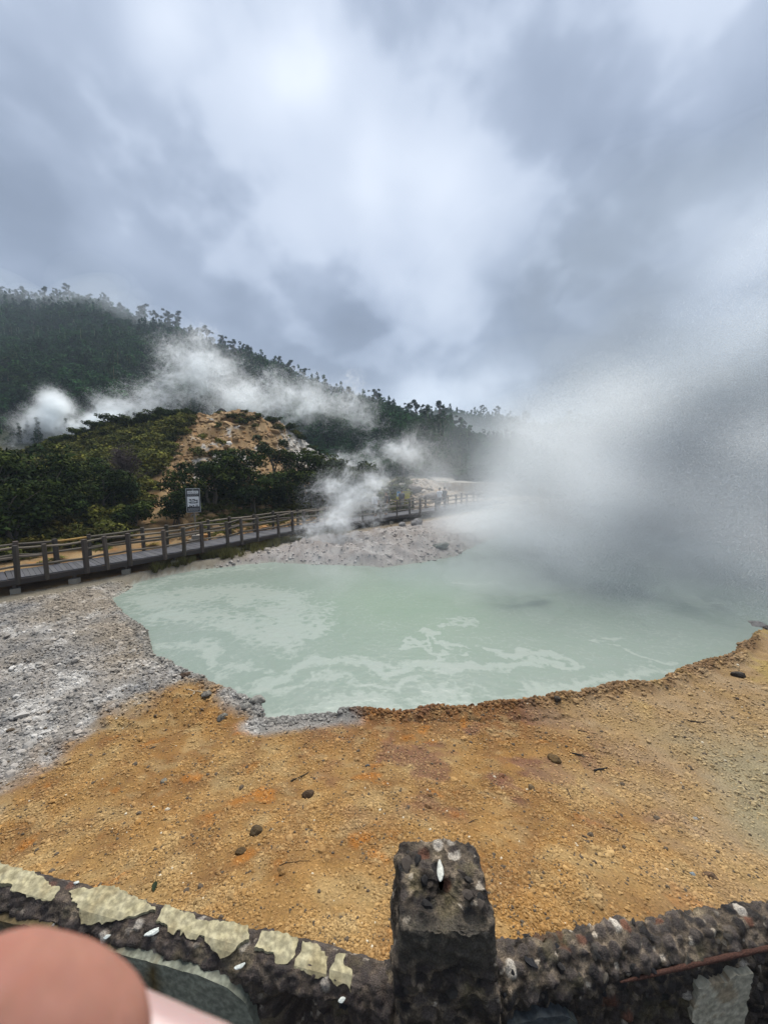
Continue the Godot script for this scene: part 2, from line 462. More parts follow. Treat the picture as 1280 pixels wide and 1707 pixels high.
	if h < 0.06: c = mixc(c, Color(0.55, 0.55, 0.46), 0.7)
	return c * (1.0 + n2 * 0.22) * 0.54

var axis_x := PackedFloat32Array()
var axis_z := PackedFloat32Array()
var land_h := PackedFloat32Array()

func build_ground() -> void:
	var half := PackedFloat32Array()
	var p := 0.0
	var st := 0.05
	while p < 430.0:
		half.append(p)
		if p > 9.5: st *= 1.035 if p < 26.0 else 1.07
		p += st
	for k in range(half.size() - 1, 0, -1): axis_x.append(-half[k])
	axis_x.append_array(half)
	p = 14.0
	while p > -1.0:
		axis_z.append(p)
		p -= 0.5
	st = 0.045
	while p > -430.0:
		axis_z.append(p)
		if p < -9.0: st = minf(st * 1.02, 0.38) if p > -60.0 else st * 1.05
		p -= st
	var ni := axis_x.size()
	var nj := axis_z.size()
	var pts := PackedVector3Array()
	var cols := PackedColorArray()
	pts.resize(ni * nj)
	cols.resize(ni * nj)
	land_h.resize(ni * nj)
	for j in nj:
		var z := axis_z[j]
		for i in ni:
			var x := axis_x[i]
			var h := height(x, z)
			var k := j * ni + i
			pts[k] = Vector3(x, h, z)
			land_h[k] = h
			cols[k] = ground_color(x, z, h)
	var o := part("ground", grid_mesh(pts, cols, ni, nj), ground_mat, self)
	tag(o, "ochre and grey gravel ground rising to scarred hills", "", "", "structure")

func land(x: float, z: float) -> float:
	var i := clampi(axis_x.bsearch(x) - 1, 0, axis_x.size() - 2)
	var lo := 0
	var hi := axis_z.size() - 1
	while hi - lo > 1:
		var m := (lo + hi) >> 1
		if axis_z[m] > z: lo = m
		else: hi = m
	var u := clampf((x - axis_x[i]) / (axis_x[i + 1] - axis_x[i]), 0.0, 1.0)
	var v := clampf((z - axis_z[lo]) / (axis_z[lo + 1] - axis_z[lo]), 0.0, 1.0)
	var k := lo * axis_x.size() + i
	var n := k + axis_x.size()
	return lerpf(lerpf(land_h[k], land_h[k + 1], u), lerpf(land_h[n], land_h[n + 1], u), v)

func tumbled(at: Vector3, size: float) -> Transform3D:
	return Transform3D(Basis.from_euler(Vector3(rng.randf_range(-0.5, 0.5), rng.randf() * TAU, rng.randf_range(-0.5, 0.5))).scaled(Vector3.ONE * size), at)

func build_gravel() -> void:
	rng.seed = 11
	var stones := []
	for k in 5: stones.append(ball(100 + k, 0.2))
	var at := [[], [], [], [], []]
	var tint := [PackedColorArray(), PackedColorArray(), PackedColorArray(), PackedColorArray(), PackedColorArray()]
	var put := func(x: float, y: float, z: float, size: float, c: Color) -> void:
		var s := rng.randi() % 5
		at[s].append(tumbled(Vector3(x, y, z), size))
		tint[s].append(c)
	for k in 170000:
		var r := 1.25 * pow(8.6, rng.randf())
		var a := rng.randf_range(-0.98, 0.98)
		var x := r * sin(a) * 1.25
		var z := -r * cos(a)
		if z > -0.75 or shore(x, z) < 0.03: continue
		var h := land(x, z)
		var g := greyness(x, z)
		var patchy := noise_mid.get_noise_2d(x * 1.4 + 7.0, z * 1.4) + noise_fine.get_noise_2d(x, z) * 0.5
		if patchy < -0.12 and rng.randf() < 0.75 and r > 2.2: continue
		var size := (0.0040 + 0.0013 * r) * exp(rng.randfn() * 0.34)
		if rng.randf() < 0.02: size *= rng.randf_range(1.5, 2.3)
		var c := ground_color(x, z, h) * rng.randf_range(0.72, 1.3)
		c = mixc(c, Color(0.40, 0.27, 0.12) if g < 0.5 else Color(0.40, 0.38, 0.34), rng.randf() * 0.4)
		if rng.randf() < 0.06: c = Color(0.08, 0.06, 0.04)
		elif rng.randf() < 0.004: c = Color(0.50, 0.44, 0.33)
		put.call(x, h + size * 0.18, z, size, c)
	for k in 42000:      # crusts and chips of the left bank
		var z := -rng.randf_range(3.2, 15.5)
		var x := rng.randf_range(-15.0, -1.9)
		if shore(x, z) < 0.04 or rng.randf() > greyness(x, z): continue
		if z < -9.0 and field(field_deck, x, z) < 0.9: continue
		var size := rng.randf_range(0.012, 0.03) * exp(rng.randfn() * 0.4)
		var c := ground_color(x, z, 0.4) * rng.randf_range(0.6, 1.35)
		put.call(x, land(x, z) + size * 0.1, z, size, c)
	for k in 5200:       # broken edge along the shore
		var e := rng.randi() % 28
		var q := pool[e].lerp(pool[e + 1], rng.randf())
		var x := q.x + rng.randfn() * 0.09
		var z := q.y + absf(rng.randfn()) * 0.1
		var size := rng.randf_range(0.012, 0.04)
		var c := ground_color(x, z, 0.3) * rng.randf_range(0.4, 1.1)
		put.call(x, land(x, z) + size * 0.2, z, size, c)
	for k in 9000:       # rough far shelf
		var x := rng.randf_range(-8.0, 9.0)
		var z := -rng.randf_range(16.5, 31.0)
		if shore(x, z) < 0.05 or field(field_deck, x, z) < 0.6: continue
		var size := rng.randf_range(0.014, 0.05) * exp(rng.randfn() * 0.4)
		put.call(x, land(x, z) + size * 0.05, z, size, ground_color(x, z, 0.4) * rng.randf_range(0.65, 1.3))
	for k in 9000:       # clods and stones on the mound
		var a := rng.randf_range(-0.52, 0.12)
		var dep := rng.randf_range(18.0, 52.0)
		var x := a * dep
		if field(field_deck, x, -dep) > -2.0: continue
		var size := rng.randf_range(0.05, 0.13) * exp(rng.randfn() * 0.55)
		put.call(x, land(x, -dep) + size * 0.1, -dep, size, ground_color(x, -dep, 3.0) * rng.randf_range(0.5, 1.2))
	var root := Node3D.new()
	root.name = "gravel"
	add_child(root)
	tag(root, "loose golden and grey gravel strewn over the shore", "gravel", "", "stuff")
	for k in 5: scatter("gravel", stones[k], plain_mat, at[k], tint[k], "", "", root)

# ------------------------------------------------------------------ water
func build_water() -> void:
	var w := 1560
	var h := 1066
	var lo := Vector2(-11.0, -23.0)
	var span := Vector2(24.0, 16.4)
	var f := PackedFloat32Array()
	f.resize(w * h)
	var stroke := func(pts: Array, width: float, strength: float) -> void:
		for k in pts.size() - 1:
			var a: Vector2 = pts[k]
			var b: Vector2 = pts[k + 1]
			var i0 := maxi(0, int((minf(a.x, b.x) - width - lo.x) / span.x * w))
			var i1 := mini(w - 1, int((maxf(a.x, b.x) + width - lo.x) / span.x * w))
			var j0 := maxi(0, int((minf(a.y, b.y) - width - lo.y) / span.y * h))
			var j1 := mini(h - 1, int((maxf(a.y, b.y) + width - lo.y) / span.y * h))
			for j in range(j0, j1 + 1):
				for i in range(i0, i1 + 1):
					var p := lo + Vector2(float(i) / w, float(j) / h) * span
					var d := p.distance_to(Geometry2D.get_closest_point_to_segment(p, a, b))
					var g := strength * clampf(1.22 - d / (width * (0.78 if width < 0.5 else 1.0)), 0.0, 1.0)
					if g > f[j * w + i]: f[j * w + i] = g
	# the bubbling raft of foam on the left, then ribbons drawn out by the current
	stroke.call([Vector2(-7.9, -13.2), Vector2(-5.6, -14.2), Vector2(-3.6, -13.4), Vector2(-2.9, -12.2)], 1.15, 0.9)
	stroke.call([Vector2(-3.7, -13.3), Vector2(-2.9, -11.6), Vector2(-2.5, -10.2)], 0.85, 1.0)
	stroke.call([Vector2(-6.6, -12.0), Vector2(-4.6, -11.6), Vector2(-3.2, -10.4)], 0.75, 0.75)
	stroke.call([Vector2(-5.4, -10.0), Vector2(-4.3, -9.3), Vector2(-3.3, -8.6)], 0.42, 0.62)
	stroke.call([Vector2(-2.9, -8.0), Vector2(-2.45, -8.7), Vector2(-1.2, -8.98), Vector2(0.0, -8.75), Vector2(1.15, -8.85), Vector2(2.0, -8.5)], 0.40, 0.95)
	stroke.call([Vector2(0.9, -8.65), Vector2(2.0, -8.45), Vector2(2.7, -8.8), Vector2(3.4, -9.1)], 0.34, 1.0)
	stroke.call([Vector2(2.6, -9.55), Vector2(3.5, -9.5), Vector2(4.05, -9.25), Vector2(4.2, -8.95), Vector2(3.4, -8.85)], 0.26, 1.0)
	stroke.call([Vector2(2.1, -9.75), Vector2(1.2, -10.5), Vector2(0.8, -10.35), Vector2(1.0, -9.8), Vector2(1.5, -9.6)], 0.17, 0.85)
	stroke.call([Vector2(1.6, -9.7), Vector2(1.75, -9.2), Vector2(1.3, -8.8)], 0.15, 0.9)
	stroke.call([Vector2(2.1, -11.1), Vector2(2.5, -11.7)], 0.3, 0.6)
	stroke.call([Vector2(5.6, -10.1), Vector2(6.3, -10.25)], 0.2, 0.7)
	stroke.call([Vector2(5.7, -9.7), Vector2(6.0, -9.2), Vector2(6.7, -8.9)], 0.14, 0.7)
	stroke.call([Vector2(-2.6, -7.75), Vector2(-1.35, -8.2), Vector2(-0.5, -7.85), Vector2(0.8, -8.05)], 0.22, 0.62)
	stroke.call([Vector2(-2.3, -7.0), Vector2(-0.9, -7.25), Vector2(0.7, -7.4), Vector2(2.6, -7.55), Vector2(4.6, -7.95), Vector2(6.3, -8.5)], 0.42, 0.66)
	stroke.call([Vector2(-2.1, -6.5), Vector2(0.0, -6.9), Vector2(2.0, -7.05), Vector2(4.5, -7.5)], 0.42, 0.8)
	stroke.call([Vector2(-9.0, -13.6), Vector2(-9.3, -15.0), Vector2(-8.0, -16.4), Vector2(-5.0, -17.6)], 0.55, 0.5)
	stroke.call([Vector2(3.0, -15.5), Vector2(5.2, -15.0)], 0.3, 0.5)
	var na := FastNoiseLite.new()
	na.seed = 5; na.frequency = 0.0085; na.fractal_octaves = 5; na.fractal_type = FastNoiseLite.FRACTAL_FBM
	var a_img := na.get_image(w, h, false, false, false)
	na.seed = 6
	var b_img := na.get_image(w, h, false, false, false)
	na.seed = 7; na.frequency = 0.045; na.fractal_type = FastNoiseLite.FRACTAL_RIDGED
	var r_img := na.get_image(w, h, false, false, false)
	na.seed = 8; na.frequency = 0.17; na.fractal_type = FastNoiseLite.FRACTAL_FBM; na.fractal_octaves = 3
	var g_img := na.get_image(w, h, false, false, false)
	na.seed = 12; na.noise_type = FastNoiseLite.TYPE_CELLULAR; na.frequency = 0.045; na.fractal_type = FastNoiseLite.FRACTAL_NONE
	na.cellular_return_type = FastNoiseLite.RETURN_DISTANCE2_SUB
	na.domain_warp_enabled = true; na.domain_warp_amplitude = 18.0; na.domain_warp_frequency = 0.03
	var l_img := na.get_image(w, h, false, false, false)
	var nl_d := l_img.get_data()
	var na_d := a_img.get_data()
	var nb_d := b_img.get_data()
	var nr_d := r_img.get_data()
	var ng_d := g_img.get_data()
	var data := PackedByteArray()
	data.resize(w * h * 3)
	for j in h:
		var zz := lo.y + float(j) / h * span.y
		for i in w:
			var k := j * w + i
			var wx := (na_d[k] / 255.0 - 0.5)
			var wy := (nb_d[k] / 255.0 - 0.5)
			var rr := nr_d[k] / 255.0
			var gg := ng_d[k] / 255.0
			var si := clampi(i + int(wx * 150.0), 0, w - 1)
			var sj := clampi(j + int(wy * 95.0), 0, h - 1)
			var v := f[sj * w + si]
			var lace := 1.0 - smoothstep(0.0, 0.5, nl_d[k] / 255.0)
			var e := v + (lace - 0.5) * 0.62 + (rr - 0.5) * 0.85 + (gg - 0.5) * 0.4 + wx * 0.3
			var foam := smoothstep(0.42, 0.80, e) * 0.55 + smoothstep(0.72, 0.98, e) * 0.35
			var fleck := smoothstep(0.80, 0.86, gg) * smoothstep(0.35, 0.8, v) * 0.75
			var xx := lo.x + float(i) / w * span.x
			var deep := exp(-pow((xx - 0.7) / 3.6, 2.0) - pow((zz + 13.2) / 4.0, 2.0))
			var t := 0.5 + wx * 0.9
			var cr := lerpf(0.335, 0.38, t) - deep * 0.05
			var cg := lerpf(0.42, 0.45, t) - deep * 0.02
			var cb := lerpf(0.345, 0.385, t) - deep * 0.075
			cr = lerpf(cr, 0.54, foam * 0.75); cg = lerpf(cg, 0.61, foam * 0.75); cb = lerpf(cb, 0.53, foam * 0.75)
			cr = lerpf(cr, 0.74, fleck); cg = lerpf(cg, 0.80, fleck); cb = lerpf(cb, 0.72, fleck)
			var o := k * 3
			data[o] = int(255.0 * pow(cr * 0.46, 0.4545)); data[o + 1] = int(255.0 * pow(cg * 0.46, 0.4545)); data[o + 2] = int(255.0 * pow(cb * 0.46, 0.4545))
	var m := StandardMaterial3D.new()
	m.resource_name = "milky water"
	m.albedo_texture = ImageTexture.create_from_image(Image.create_from_data(w, h, false, Image.FORMAT_RGB8, data))
	m.texture_repeat = false
	m.roughness = 0.24
	m.metallic_specular = 0.4
	var rip := NoiseTexture2D.new()
	rip.width = 1024; rip.height = 1024; rip.seamless = true; rip.as_normal_map = true; rip.bump_strength = 3.0
	var rn := FastNoiseLite.new()
	rn.seed = 21; rn.frequency = 0.06; rn.fractal_octaves = 4
	rip.noise = rn
	m.normal_enabled = true
	m.normal_texture = rip
	m.normal_scale = 0.16
	# a sheet that reaches under the banks
	var pts := PackedVector3Array()
	var cols := PackedColorArray()
	var uvs := PackedVector2Array()
	var ni := 90
	var nj := 70
	for j in nj:
		for i in ni:
			var x := lerpf(-11.0, 21.0, float(i) / (ni - 1))
			var z := lerpf(-6.0, -30.0, float(j) / (nj - 1))
			pts.append(Vector3(x, noise_mid.get_noise_2d(x * 0.7, z * 0.7) * 0.012, z))
			cols.append(Color(1, 1, 1))
			uvs.append(Vector2((x - lo.x) / span.x, (z - lo.y) / span.y))
	var o := part("water", grid_mesh(pts, cols, ni, nj, false, uvs), m, self)
	tag(o, "milky green hot spring pool with ribbons of pale foam", "", "", "structure")

# ------------------------------------------------------------------ sky
func cloud_sky() -> Sky:
	var w := 1600
	var h := 800
	var im := Image.create(w, h, false, Image.FORMAT_RGBF)
	var n1 := FastNoiseLite.new()
	n1.seed = 4; n1.frequency = 0.75; n1.fractal_octaves = 6; n1.fractal_gain = 0.48
	var n2 := FastNoiseLite.new()
	n2.seed = 9; n2.frequency = 0.25; n2.fractal_octaves = 4
	var n3 := FastNoiseLite.new()
	n3.seed = 14; n3.frequency = 1.5; n3.fractal_octaves = 6; n3.fractal_gain = 0.55
	# bright breaks and dark bellies: bearing (x / depth), slope (y / depth), widths, strength
	var spots := [
		[-0.14, 0.95, 0.07, 0.16, 0.24], [-0.03, 0.66, 0.05, 0.14, 0.16], [-0.48, 0.97, 0.10, 0.13, 0.34], [-0.22, 0.84, 0.10, 0.1, 0.2], [-0.85, 0.72, 0.26, 0.26, 0.16], [-0.30, 0.55, 0.25, 0.2, 0.08],
		[0.10, 0.66, 0.12, 0.10, 0.12], [0.88, 0.52, 0.12, 0.09, 0.26], [0.8, 0.9, 0.3, 0.2, 0.12], [0.10, 0.155, 0.07, 0.07, 0.30], [0.38, 0.19, 0.20, 0.055, 0.30], [0.45, 0.20, 0.06, 0.03, 0.16], [0.2, 0.19, 0.3, 0.09, 0.12],
		[0.38, 0.36, 0.40, 0.12, -0.16], [0.05, 0.44, 0.35, 0.10, -0.12], [0.30, 0.55, 0.35, 0.16, -0.06], [0.62, 0.32, 0.12, 0.12, -0.06], [0.75, 0.3, 0.30, 0.25, -0.07], [0.55, 0.62, 0.25, 0.2, -0.08], [-0.9, 0.95, 0.25, 0.25, 0.12], [-0.62, 0.62, 0.2, 0.12, 0.10], [-0.45, 0.38, 0.5, 0.10, -0.05], [-0.38, 0.86, 0.08, 0.16, -0.10], [-0.2, 0.28, 0.3, 0.08, -0.06], [0.5, 0.75, 0.3, 0.14, -0.05]]
	for j in h:
		var el := PI * (0.5 - (j + 0.5) / h)
		if el < 0.0:
			im.fill_rect(Rect2i(0, j, w, h - j), Color(0.30, 0.33, 0.34))
			break
		var y := sin(el)
		for i in w:
			var az := TAU * (i + 0.5) / w      # the panorama's edge lies straight ahead
			var x := sin(az) * cos(el)
			var z := -cos(az) * cos(el)
			var px := x / (y + 0.42) * 1.25
			var pz := z / (y + 0.42) * 1.25
			var c := n1.get_noise_2d(px * 1.15 + pz * 0.12, pz * 0.9 + 3.0)
			var d := n2.get_noise_2d(px * 1.6 + 20.0, pz * 1.6)
			var l := 0.49 + 0.25 * y + c * (0.13 + 0.16 * y) + d * 0.12
			var c3 := n3.get_noise_2d(px * 1.1, pz)
			var edge := smoothstep(-0.12, 0.22, c * 0.7 + c3 * 0.75)
			l += (edge - 0.5) * (0.06 + 0.15 * y) + c3 * 0.06
			if z < -0.1:
				var a := x / -z
				var e := y / -z
				var add := 0.0
				for s in spots:
					var q: float = (a - s[0]) / s[2]
					var r: float = (e - s[1]) / s[3]
					var g := q * q + r * r
					if g < 6.0: add += s[4] * 0.72 * exp(-g) * (1.0 + c * 2.6 * signf(s[4]))
				l += add
			l = maxf(l, 0.36 + 0.4 * (l - 0.36))
			if l > 0.72: l = 0.72 + (l - 0.72) * 0.55
			# thin cloud is blue grey, thick lit cloud nearly white, the murk above the ground a little green
			var t := clampf((l - 0.35) / 0.65, 0.0, 1.0)
			var col := Color(0.775, 0.955, 1.29).lerp(Color(0.92, 0.99, 1.11), t)
			col = col.lerp(Color(0.66, 0.90, 1.30), smoothstep(0.25, 0.5, d + c3 * 0.6) * smoothstep(0.3, 0.6, y) * 0.6)
			col = col.lerp(Color(0.82, 0.96, 1.10), (1.0 - smoothstep(0.0, 0.3, y)) * 0.7)
			im.set_pixel(i, j, Color(col.r * l, col.g * l, col.b * l))
	var m := PanoramaSkyMaterial.new()
	m.panorama = ImageTexture.create_from_image(im)
	var s := Sky.new()
	s.sky_material = m
	return s

# ------------------------------------------------------------------ plants
func leaf(b: Build, at: Vector3, normal: Vector3, along: Vector3, size: float, wide: float, c: Color) -> void:
	var s := normal.cross(along).normalized() * size * wide
	var f := s.cross(normal).normalized() * size
	b.col = c
	b.quad(at - f, at + s * 0.9 - f * 0.1, at + f, at - s * 0.9 - f * 0.1)

func ball_dir(r: RandomNumberGenerator) -> Vector3:
	var y := r.randf_range(-1.0, 1.0)
	var a := r.randf() * TAU
	return Vector3(sqrt(1.0 - y * y) * cos(a), y, sqrt(1.0 - y * y) * sin(a))

# a crown from overlapping clumps (each [centre, radii, colour]); leaves lie loosely, more of them towards the clump's skin
func crown_mesh(r: RandomNumberGenerator, clumps: Array, count: int, size: float, wide: float) -> ArrayMesh:
	var b := Build.new()
	var total := 0.0
	for q in clumps: total += q[1].x * q[1].y + q[1].x * q[1].x
	for q in clumps:
		var n := int(count * (q[1].x * q[1].y + q[1].x * q[1].x) / total)
		for k in n:
			var d := ball_dir(r)
			if d.y < -0.3 and r.randf() < 0.5: d.y = -d.y
			var at: Vector3 = q[0] + d * q[1] * pow(r.randf(), 0.33) * r.randf_range(0.86, 1.1)
			var nn := (d * 0.7 + Vector3(0, 0.6, 0) + ball_dir(r) * 0.8).normalized()
			leaf(b, at, nn, ball_dir(r), size * r.randf_range(0.6, 1.3), wide, q[2] * r.randf_range(0.6, 1.45))
	return b.mesh()

func tree(called: String, label: String, group: String, at: Vector3, h: float, radius: float, kind: int, seed_at: int) -> Node3D:
	# kind 0 dense spreading tree in flat pads, 1 tall open tree, 2 low bush, 3 slender ridge tree
	var r := RandomNumberGenerator.new()
	r.seed = seed_at
	var root := thing(called, label, "bush" if kind == 2 else "tree", at, 0.0, group)
	var wood := Build.new()
	var clumps := []
	var tones := [Color(0.017, 0.027, 0.008), Color(0.023, 0.034, 0.009), Color(0.031, 0.040, 0.010), Color(0.013, 0.021, 0.008)]
	if kind == 1: tones = [Color(0.018, 0.024, 0.011), Color(0.022, 0.029, 0.014)]
	if kind == 3: tones = [Color(0.018, 0.030, 0.018), Color(0.023, 0.036, 0.021), Color(0.014, 0.024, 0.015)]
	var tr := 0.028 * h
	var lean := Vector3(r.randf_range(-0.12, 0.12), 0, r.randf_range(-0.12, 0.12)) * h
	var stems := 1 if kind == 3 or kind == 1 else 3
	for s in stems:
		var foot := Vector3(r.randf_range(-0.25, 0.25), -0.3, r.randf_range(-0.25, 0.25)) * (0.0 if stems == 1 else 1.0) + Vector3(0, -0.2, 0)
		var top := Vector3(0, h * (0.62 if kind != 3 else 0.9), 0) + lean + (Vector3(r.randf_range(-1, 1), 0, r.randf_range(-1, 1)) * radius * 0.4 if stems > 1 else Vector3.ZERO)
		wood.col = Color(0.10, 0.085, 0.065)
		var mid := foot.lerp(top, 0.5) + Vector3(r.randf_range(-1, 1), 0, r.randf_range(-1, 1)) * 0.07 * h
		wood.tube([foot, mid, top], [tr, tr * 0.75, tr * 0.35])
		var limbs := 5 if kind == 0 else 6 if kind == 1 else 3 if kind == 2 else 14
		for k in limbs:
			var from := mid.lerp(top, r.randf_range(0.0, 1.0))
			if kind == 3: from = foot.lerp(top, r.randf_range(0.42, 1.0))
			var a := r.randf() * TAU
			var reach := radius * r.randf_range(0.35, 0.95)
			var y := h * (r.randf_range(0.45, 0.93) if kind != 2 else r.randf_range(0.3, 0.85))
			if kind == 3:
				y = from.y + h * r.randf_range(0.02, 0.13)
				reach = radius * r.randf_range(0.25, 1.15)
			if kind == 0: reach *= 1.15 - 0.65 * absf(y / h - 0.55)
			var tip := Vector3(cos(a) * reach + lean.x, y, sin(a) * reach + lean.z)
			wood.tube([from, from.lerp(tip, 0.5) + Vector3(0, 0.04 * h, 0), tip], [tr * 0.42, tr * 0.28, tr * 0.1], 5)
			var cr := radius * r.randf_range(0.30, 0.48)
			var flat := 0.5 if kind == 0 else 0.8 if kind == 1 else 0.75 if kind == 2 else 0.7
			if kind == 3: cr = radius * r.randf_range(0.15, 0.40)
			clumps.append([tip, Vector3(cr, cr * flat, cr), tones[r.randi() % tones.size()] * r.randf_range(0.9, 1.7)])
			if kind == 0 or kind == 2:
				for e in 2:
					var o := Vector3(r.randf_range(-1, 1), r.randf_range(-0.3, 0.5), r.randf_range(-1, 1)) * cr
					clumps.append([tip + o, Vector3(cr, cr * flat, cr) * r.randf_range(0.5, 0.8), tones[r.randi() % tones.size()] * r.randf_range(0.8, 1.25)])
		if kind == 2 or kind == 0: clumps.append([Vector3(0, h * 0.5, 0) + lean * 0.5, Vector3(radius * 0.6, h * 0.3, radius * 0.6), tones[r.randi() % tones.size()]])
		if kind == 3: clumps.append([top, Vector3(radius * 0.35, radius * 0.4, radius * 0.35), tones[0]])
	var n := 3600 if kind == 0 else 1500 if kind == 1 else 2300 if kind == 2 else 1300
	part("trunk", wood.mesh(), bark_mat, root)
	part("crown", crown_mesh(r, clumps, n, (0.115 if kind != 3 else 0.22) * (1.0 if kind == 3 else sqrt(radius / 1.7)), 0.5), leaf_mat, root)
	return root

func stand(x: float, top: float, z: float, called: String, label: String, group: String, radius: float, kind: int, seed_at: int) -> void:
	var y := land(x, z)
	tree(called, label, group, Vector3(x, y, z), maxf(top - y, 0.9), radius, kind, seed_at)

func fern_mesh(seed_at: int, fronds: int, length: float, c: Color) -> ArrayMesh:
	var r := RandomNumberGenerator.new()
	r.seed = seed_at
	var b := Build.new()
	for k in fronds:
		var a := TAU * (k + r.randf() * 0.7) / fronds
		var d := Vector3(cos(a), 0, sin(a))
		var side := Vector3(-sin(a), 0, cos(a))
		var l := length * r.randf_range(0.7, 1.15)
		var rise := r.randf_range(0.5, 0.95)
		b.col = c * r.randf_range(0.65, 1.4)
		var prev := Vector3.ZERO
		for s in range(1, 8):
			var t := s / 7.0
			var p := d * l * t * 0.85 + Vector3.UP * l * (rise * t - 0.75 * t * t)
			var w := l * 0.26 * sin(PI * minf(t + 0.12, 1.0))
			for g in [-1.0, 1.0]:
				b.tri(prev, p, prev.lerp(p, 0.7) + side * w * g + Vector3.DOWN * w * 0.25)
			b.quad(prev - side * 0.008, prev + side * 0.008, p + side * 0.006, p - side * 0.006)
			prev = p
	return b.mesh()

func build_plants() -> void:
	rng.seed = 77
	# the dark stand behind the boardwalk
	var g := "dark trees behind the boardwalk"
	stand(-10.47, 5.36, -24.35, "spreading_tree", "dark spreading tree standing just right of the black and white notice", g, 1.5, 0, 1)
	stand(-9.76, 5.90, -26.91, "spreading_tree", "dark dense tree beneath the bleached patch of the orange mound", g, 1.75, 0, 2)
	stand(-8.25, 6.81, -29.76, "open_tree", "tallest tree of the dark stand, with an open airy top", g, 1.25, 1, 3)
	stand(-6.74, 5.61, -30.32, "spreading_tree", "broad dark tree right of the tall open-topped tree", g, 2.1, 0, 4)
	stand(-4.57, 5.34, -32.38, "spreading_tree", "flat-topped dark tree above the boardwalk's bend, touching the steam", g, 2.3, 0, 5)
	stand(-2.49, 4.72, -33.40, "spreading_tree", "last dark tree at the right end of the stand, half veiled by steam", g, 1.9, 0, 6)
	stand(-8.52, 4.25, -25.94, "spreading_tree", "low dark tree filling the front of the stand behind the fern bed", g, 1.8, 0, 7)
	stand(-6.75, 4.0, -28.21, "spreading_tree", "low tree with deep shade under it in the middle of the stand", g, 1.8, 0, 8)
	stand(-5.05, 4.0, -29.42, "spreading_tree", "brighter green tree low in the front of the stand near the railing", g, 1.55, 0, 9)
	stand(-3.17, 3.5, -31.19, "spreading_tree", "small dark tree hanging over the railing where the steam rises", g, 1.6, 0, 10)
	stand(-11.63, 4.17, -22.93, "bush", "rounded dark bush left of the black and white notice", "bushes on the slope", 1.15, 2, 11)
	stand(-11.23, 3.2, -21.4, "bush", "small bush at the foot of the orange slope, left of the notice", "bushes on the slope", 0.95, 2, 12)
	g = "bushes on the slope"
	stand(-18.18, 5.65, -18.36, "bush", "big shadowy bush cut by the left edge of the view", g, 1.5, 2, 21)
	stand(-18.31, 5.93, -19.84, "bush", "tall dark bush below the white steam, farthest left", g, 1.6, 2, 22)
	stand(-17.00, 5.30, -19.29, "bush", "dark bush second from the left below the white steam", g, 1.3, 2, 23)
	stand(-15.96, 4.21, -16.97, "bush", "big dark bush leaning over the nearest stretch of railing", g, 1.4, 2, 24)
	stand(-15.77, 3.92, -17.87, "bush", "dark bush between the railing and the reddish ferns", g, 1.2, 2, 25)
	stand(-16.26, 3.73, -16.44, "bush", "low dark bush at the left end of the inner railing", g, 1.3, 2, 26)
	stand(-17.77, 4.71, -22.12, "bush", "green bush half way up the fern slope", g, 1.4, 2, 27)
	stand(-18.33, 5.26, -24.71, "bush", "bush high on the fern slope under the crest", g, 1.4, 2, 28)
	stand(-15.36, 4.84, -22.24, "bush", "bush left of the bare twiggy shrub", g, 1.1, 2, 29)
	stand(-14.9, 4.3, -22.6, "bush", "bush right of the bare twiggy shrub beside the orange scar", g, 1.1, 2, 30)
	stand(-16.07, 3.6, -20.27, "bush", "low bush in the middle of the fern slope", g, 1.2, 2, 31)
	stand(-12.79, 2.9, -20.04, "bush", "low bush at the foot of the slope behind the railing", g, 0.9, 2, 32)
	# bushes along the crest of the mound: one built, the others copies
	var crest := tree("crest_bush", "bush on the mound's leafy crest, lowest and farthest left", "bushes along the mound's crest", Vector3.ZERO, 1.3, 1.0, 2, 41)
	var where := [-0.86, -0.815, -0.775, -0.74, -0.70, -0.655, -0.61, -0.57, -0.53, -0.50, -0.475, -0.27, -0.235, -0.205, -0.175]
	var said := ["bush on the mound's leafy crest, lowest and farthest left", "bush on the crest at the right foot of the dense white steam", "crest bush below the gap between the two white puffs", "crest bush right of the gap between the two white puffs", "crest bush below the second white puff", "crest bush where the steam starts to thin", "crest bush half way between the white steam and the orange top", "crest bush left of the flat leafy shoulder", "crest bush on the flat leafy shoulder", "crest bush next to the orange bare top", "last crest bush, right at the edge of the orange bare top", "small bush on the right shoulder of the orange mound", "small bush low on the bleached right flank", "small bush at the right foot of the bleached flank", "lowest small bush behind the dark stand"]
	for k in where.size():
		var a: float = where[k]
		var dep := curve(1, a) - 0.5
		var x := a * dep
		var at := Vector3(x, land(x, -dep) - 0.15, -dep)
		var size := rng.randf_range(0.7, 1.2) * (0.75 if k > 10 else 1.0)
		if k == 0:
			crest.position = at
		else:
			copy_of(crest, "crest_bush", said[k], at, rng.randf() * TAU, size)
	# the leafless shrub
	var bare := thing("bare_shrub", "bare twiggy purplish shrub standing among the ferns on the slope", "shrub", Vector3(-15.88, land(-15.88, -24.69), -24.69))
	var tw := Build.new()
	var r := RandomNumberGenerator.new()
	r.seed = 5
	tw.col = Color(0.055, 0.043, 0.042)
	for k in 60:
		var a := r.randf() * TAU
		var reach := r.randf_range(0.2, 1.35)
		var hh := r.randf_range(1.2, 2.9) * (1.15 - 0.35 * reach)
		var tip := Vector3(cos(a) * reach, hh, sin(a) * reach)
		var m := tip * Vector3(0.35, 0.6, 0.35)
		tw.tube([Vector3(0, -0.2, 0), m, tip], [0.035, 0.02, 0.006], 4)
		for e in 14:
			var from := m.lerp(tip, r.randf())
			tw.tube([from, from + Vector3(r.randfn() * 0.25, r.randf_range(0.05, 0.4), r.randfn() * 0.25)], [0.012, 0.005], 3)
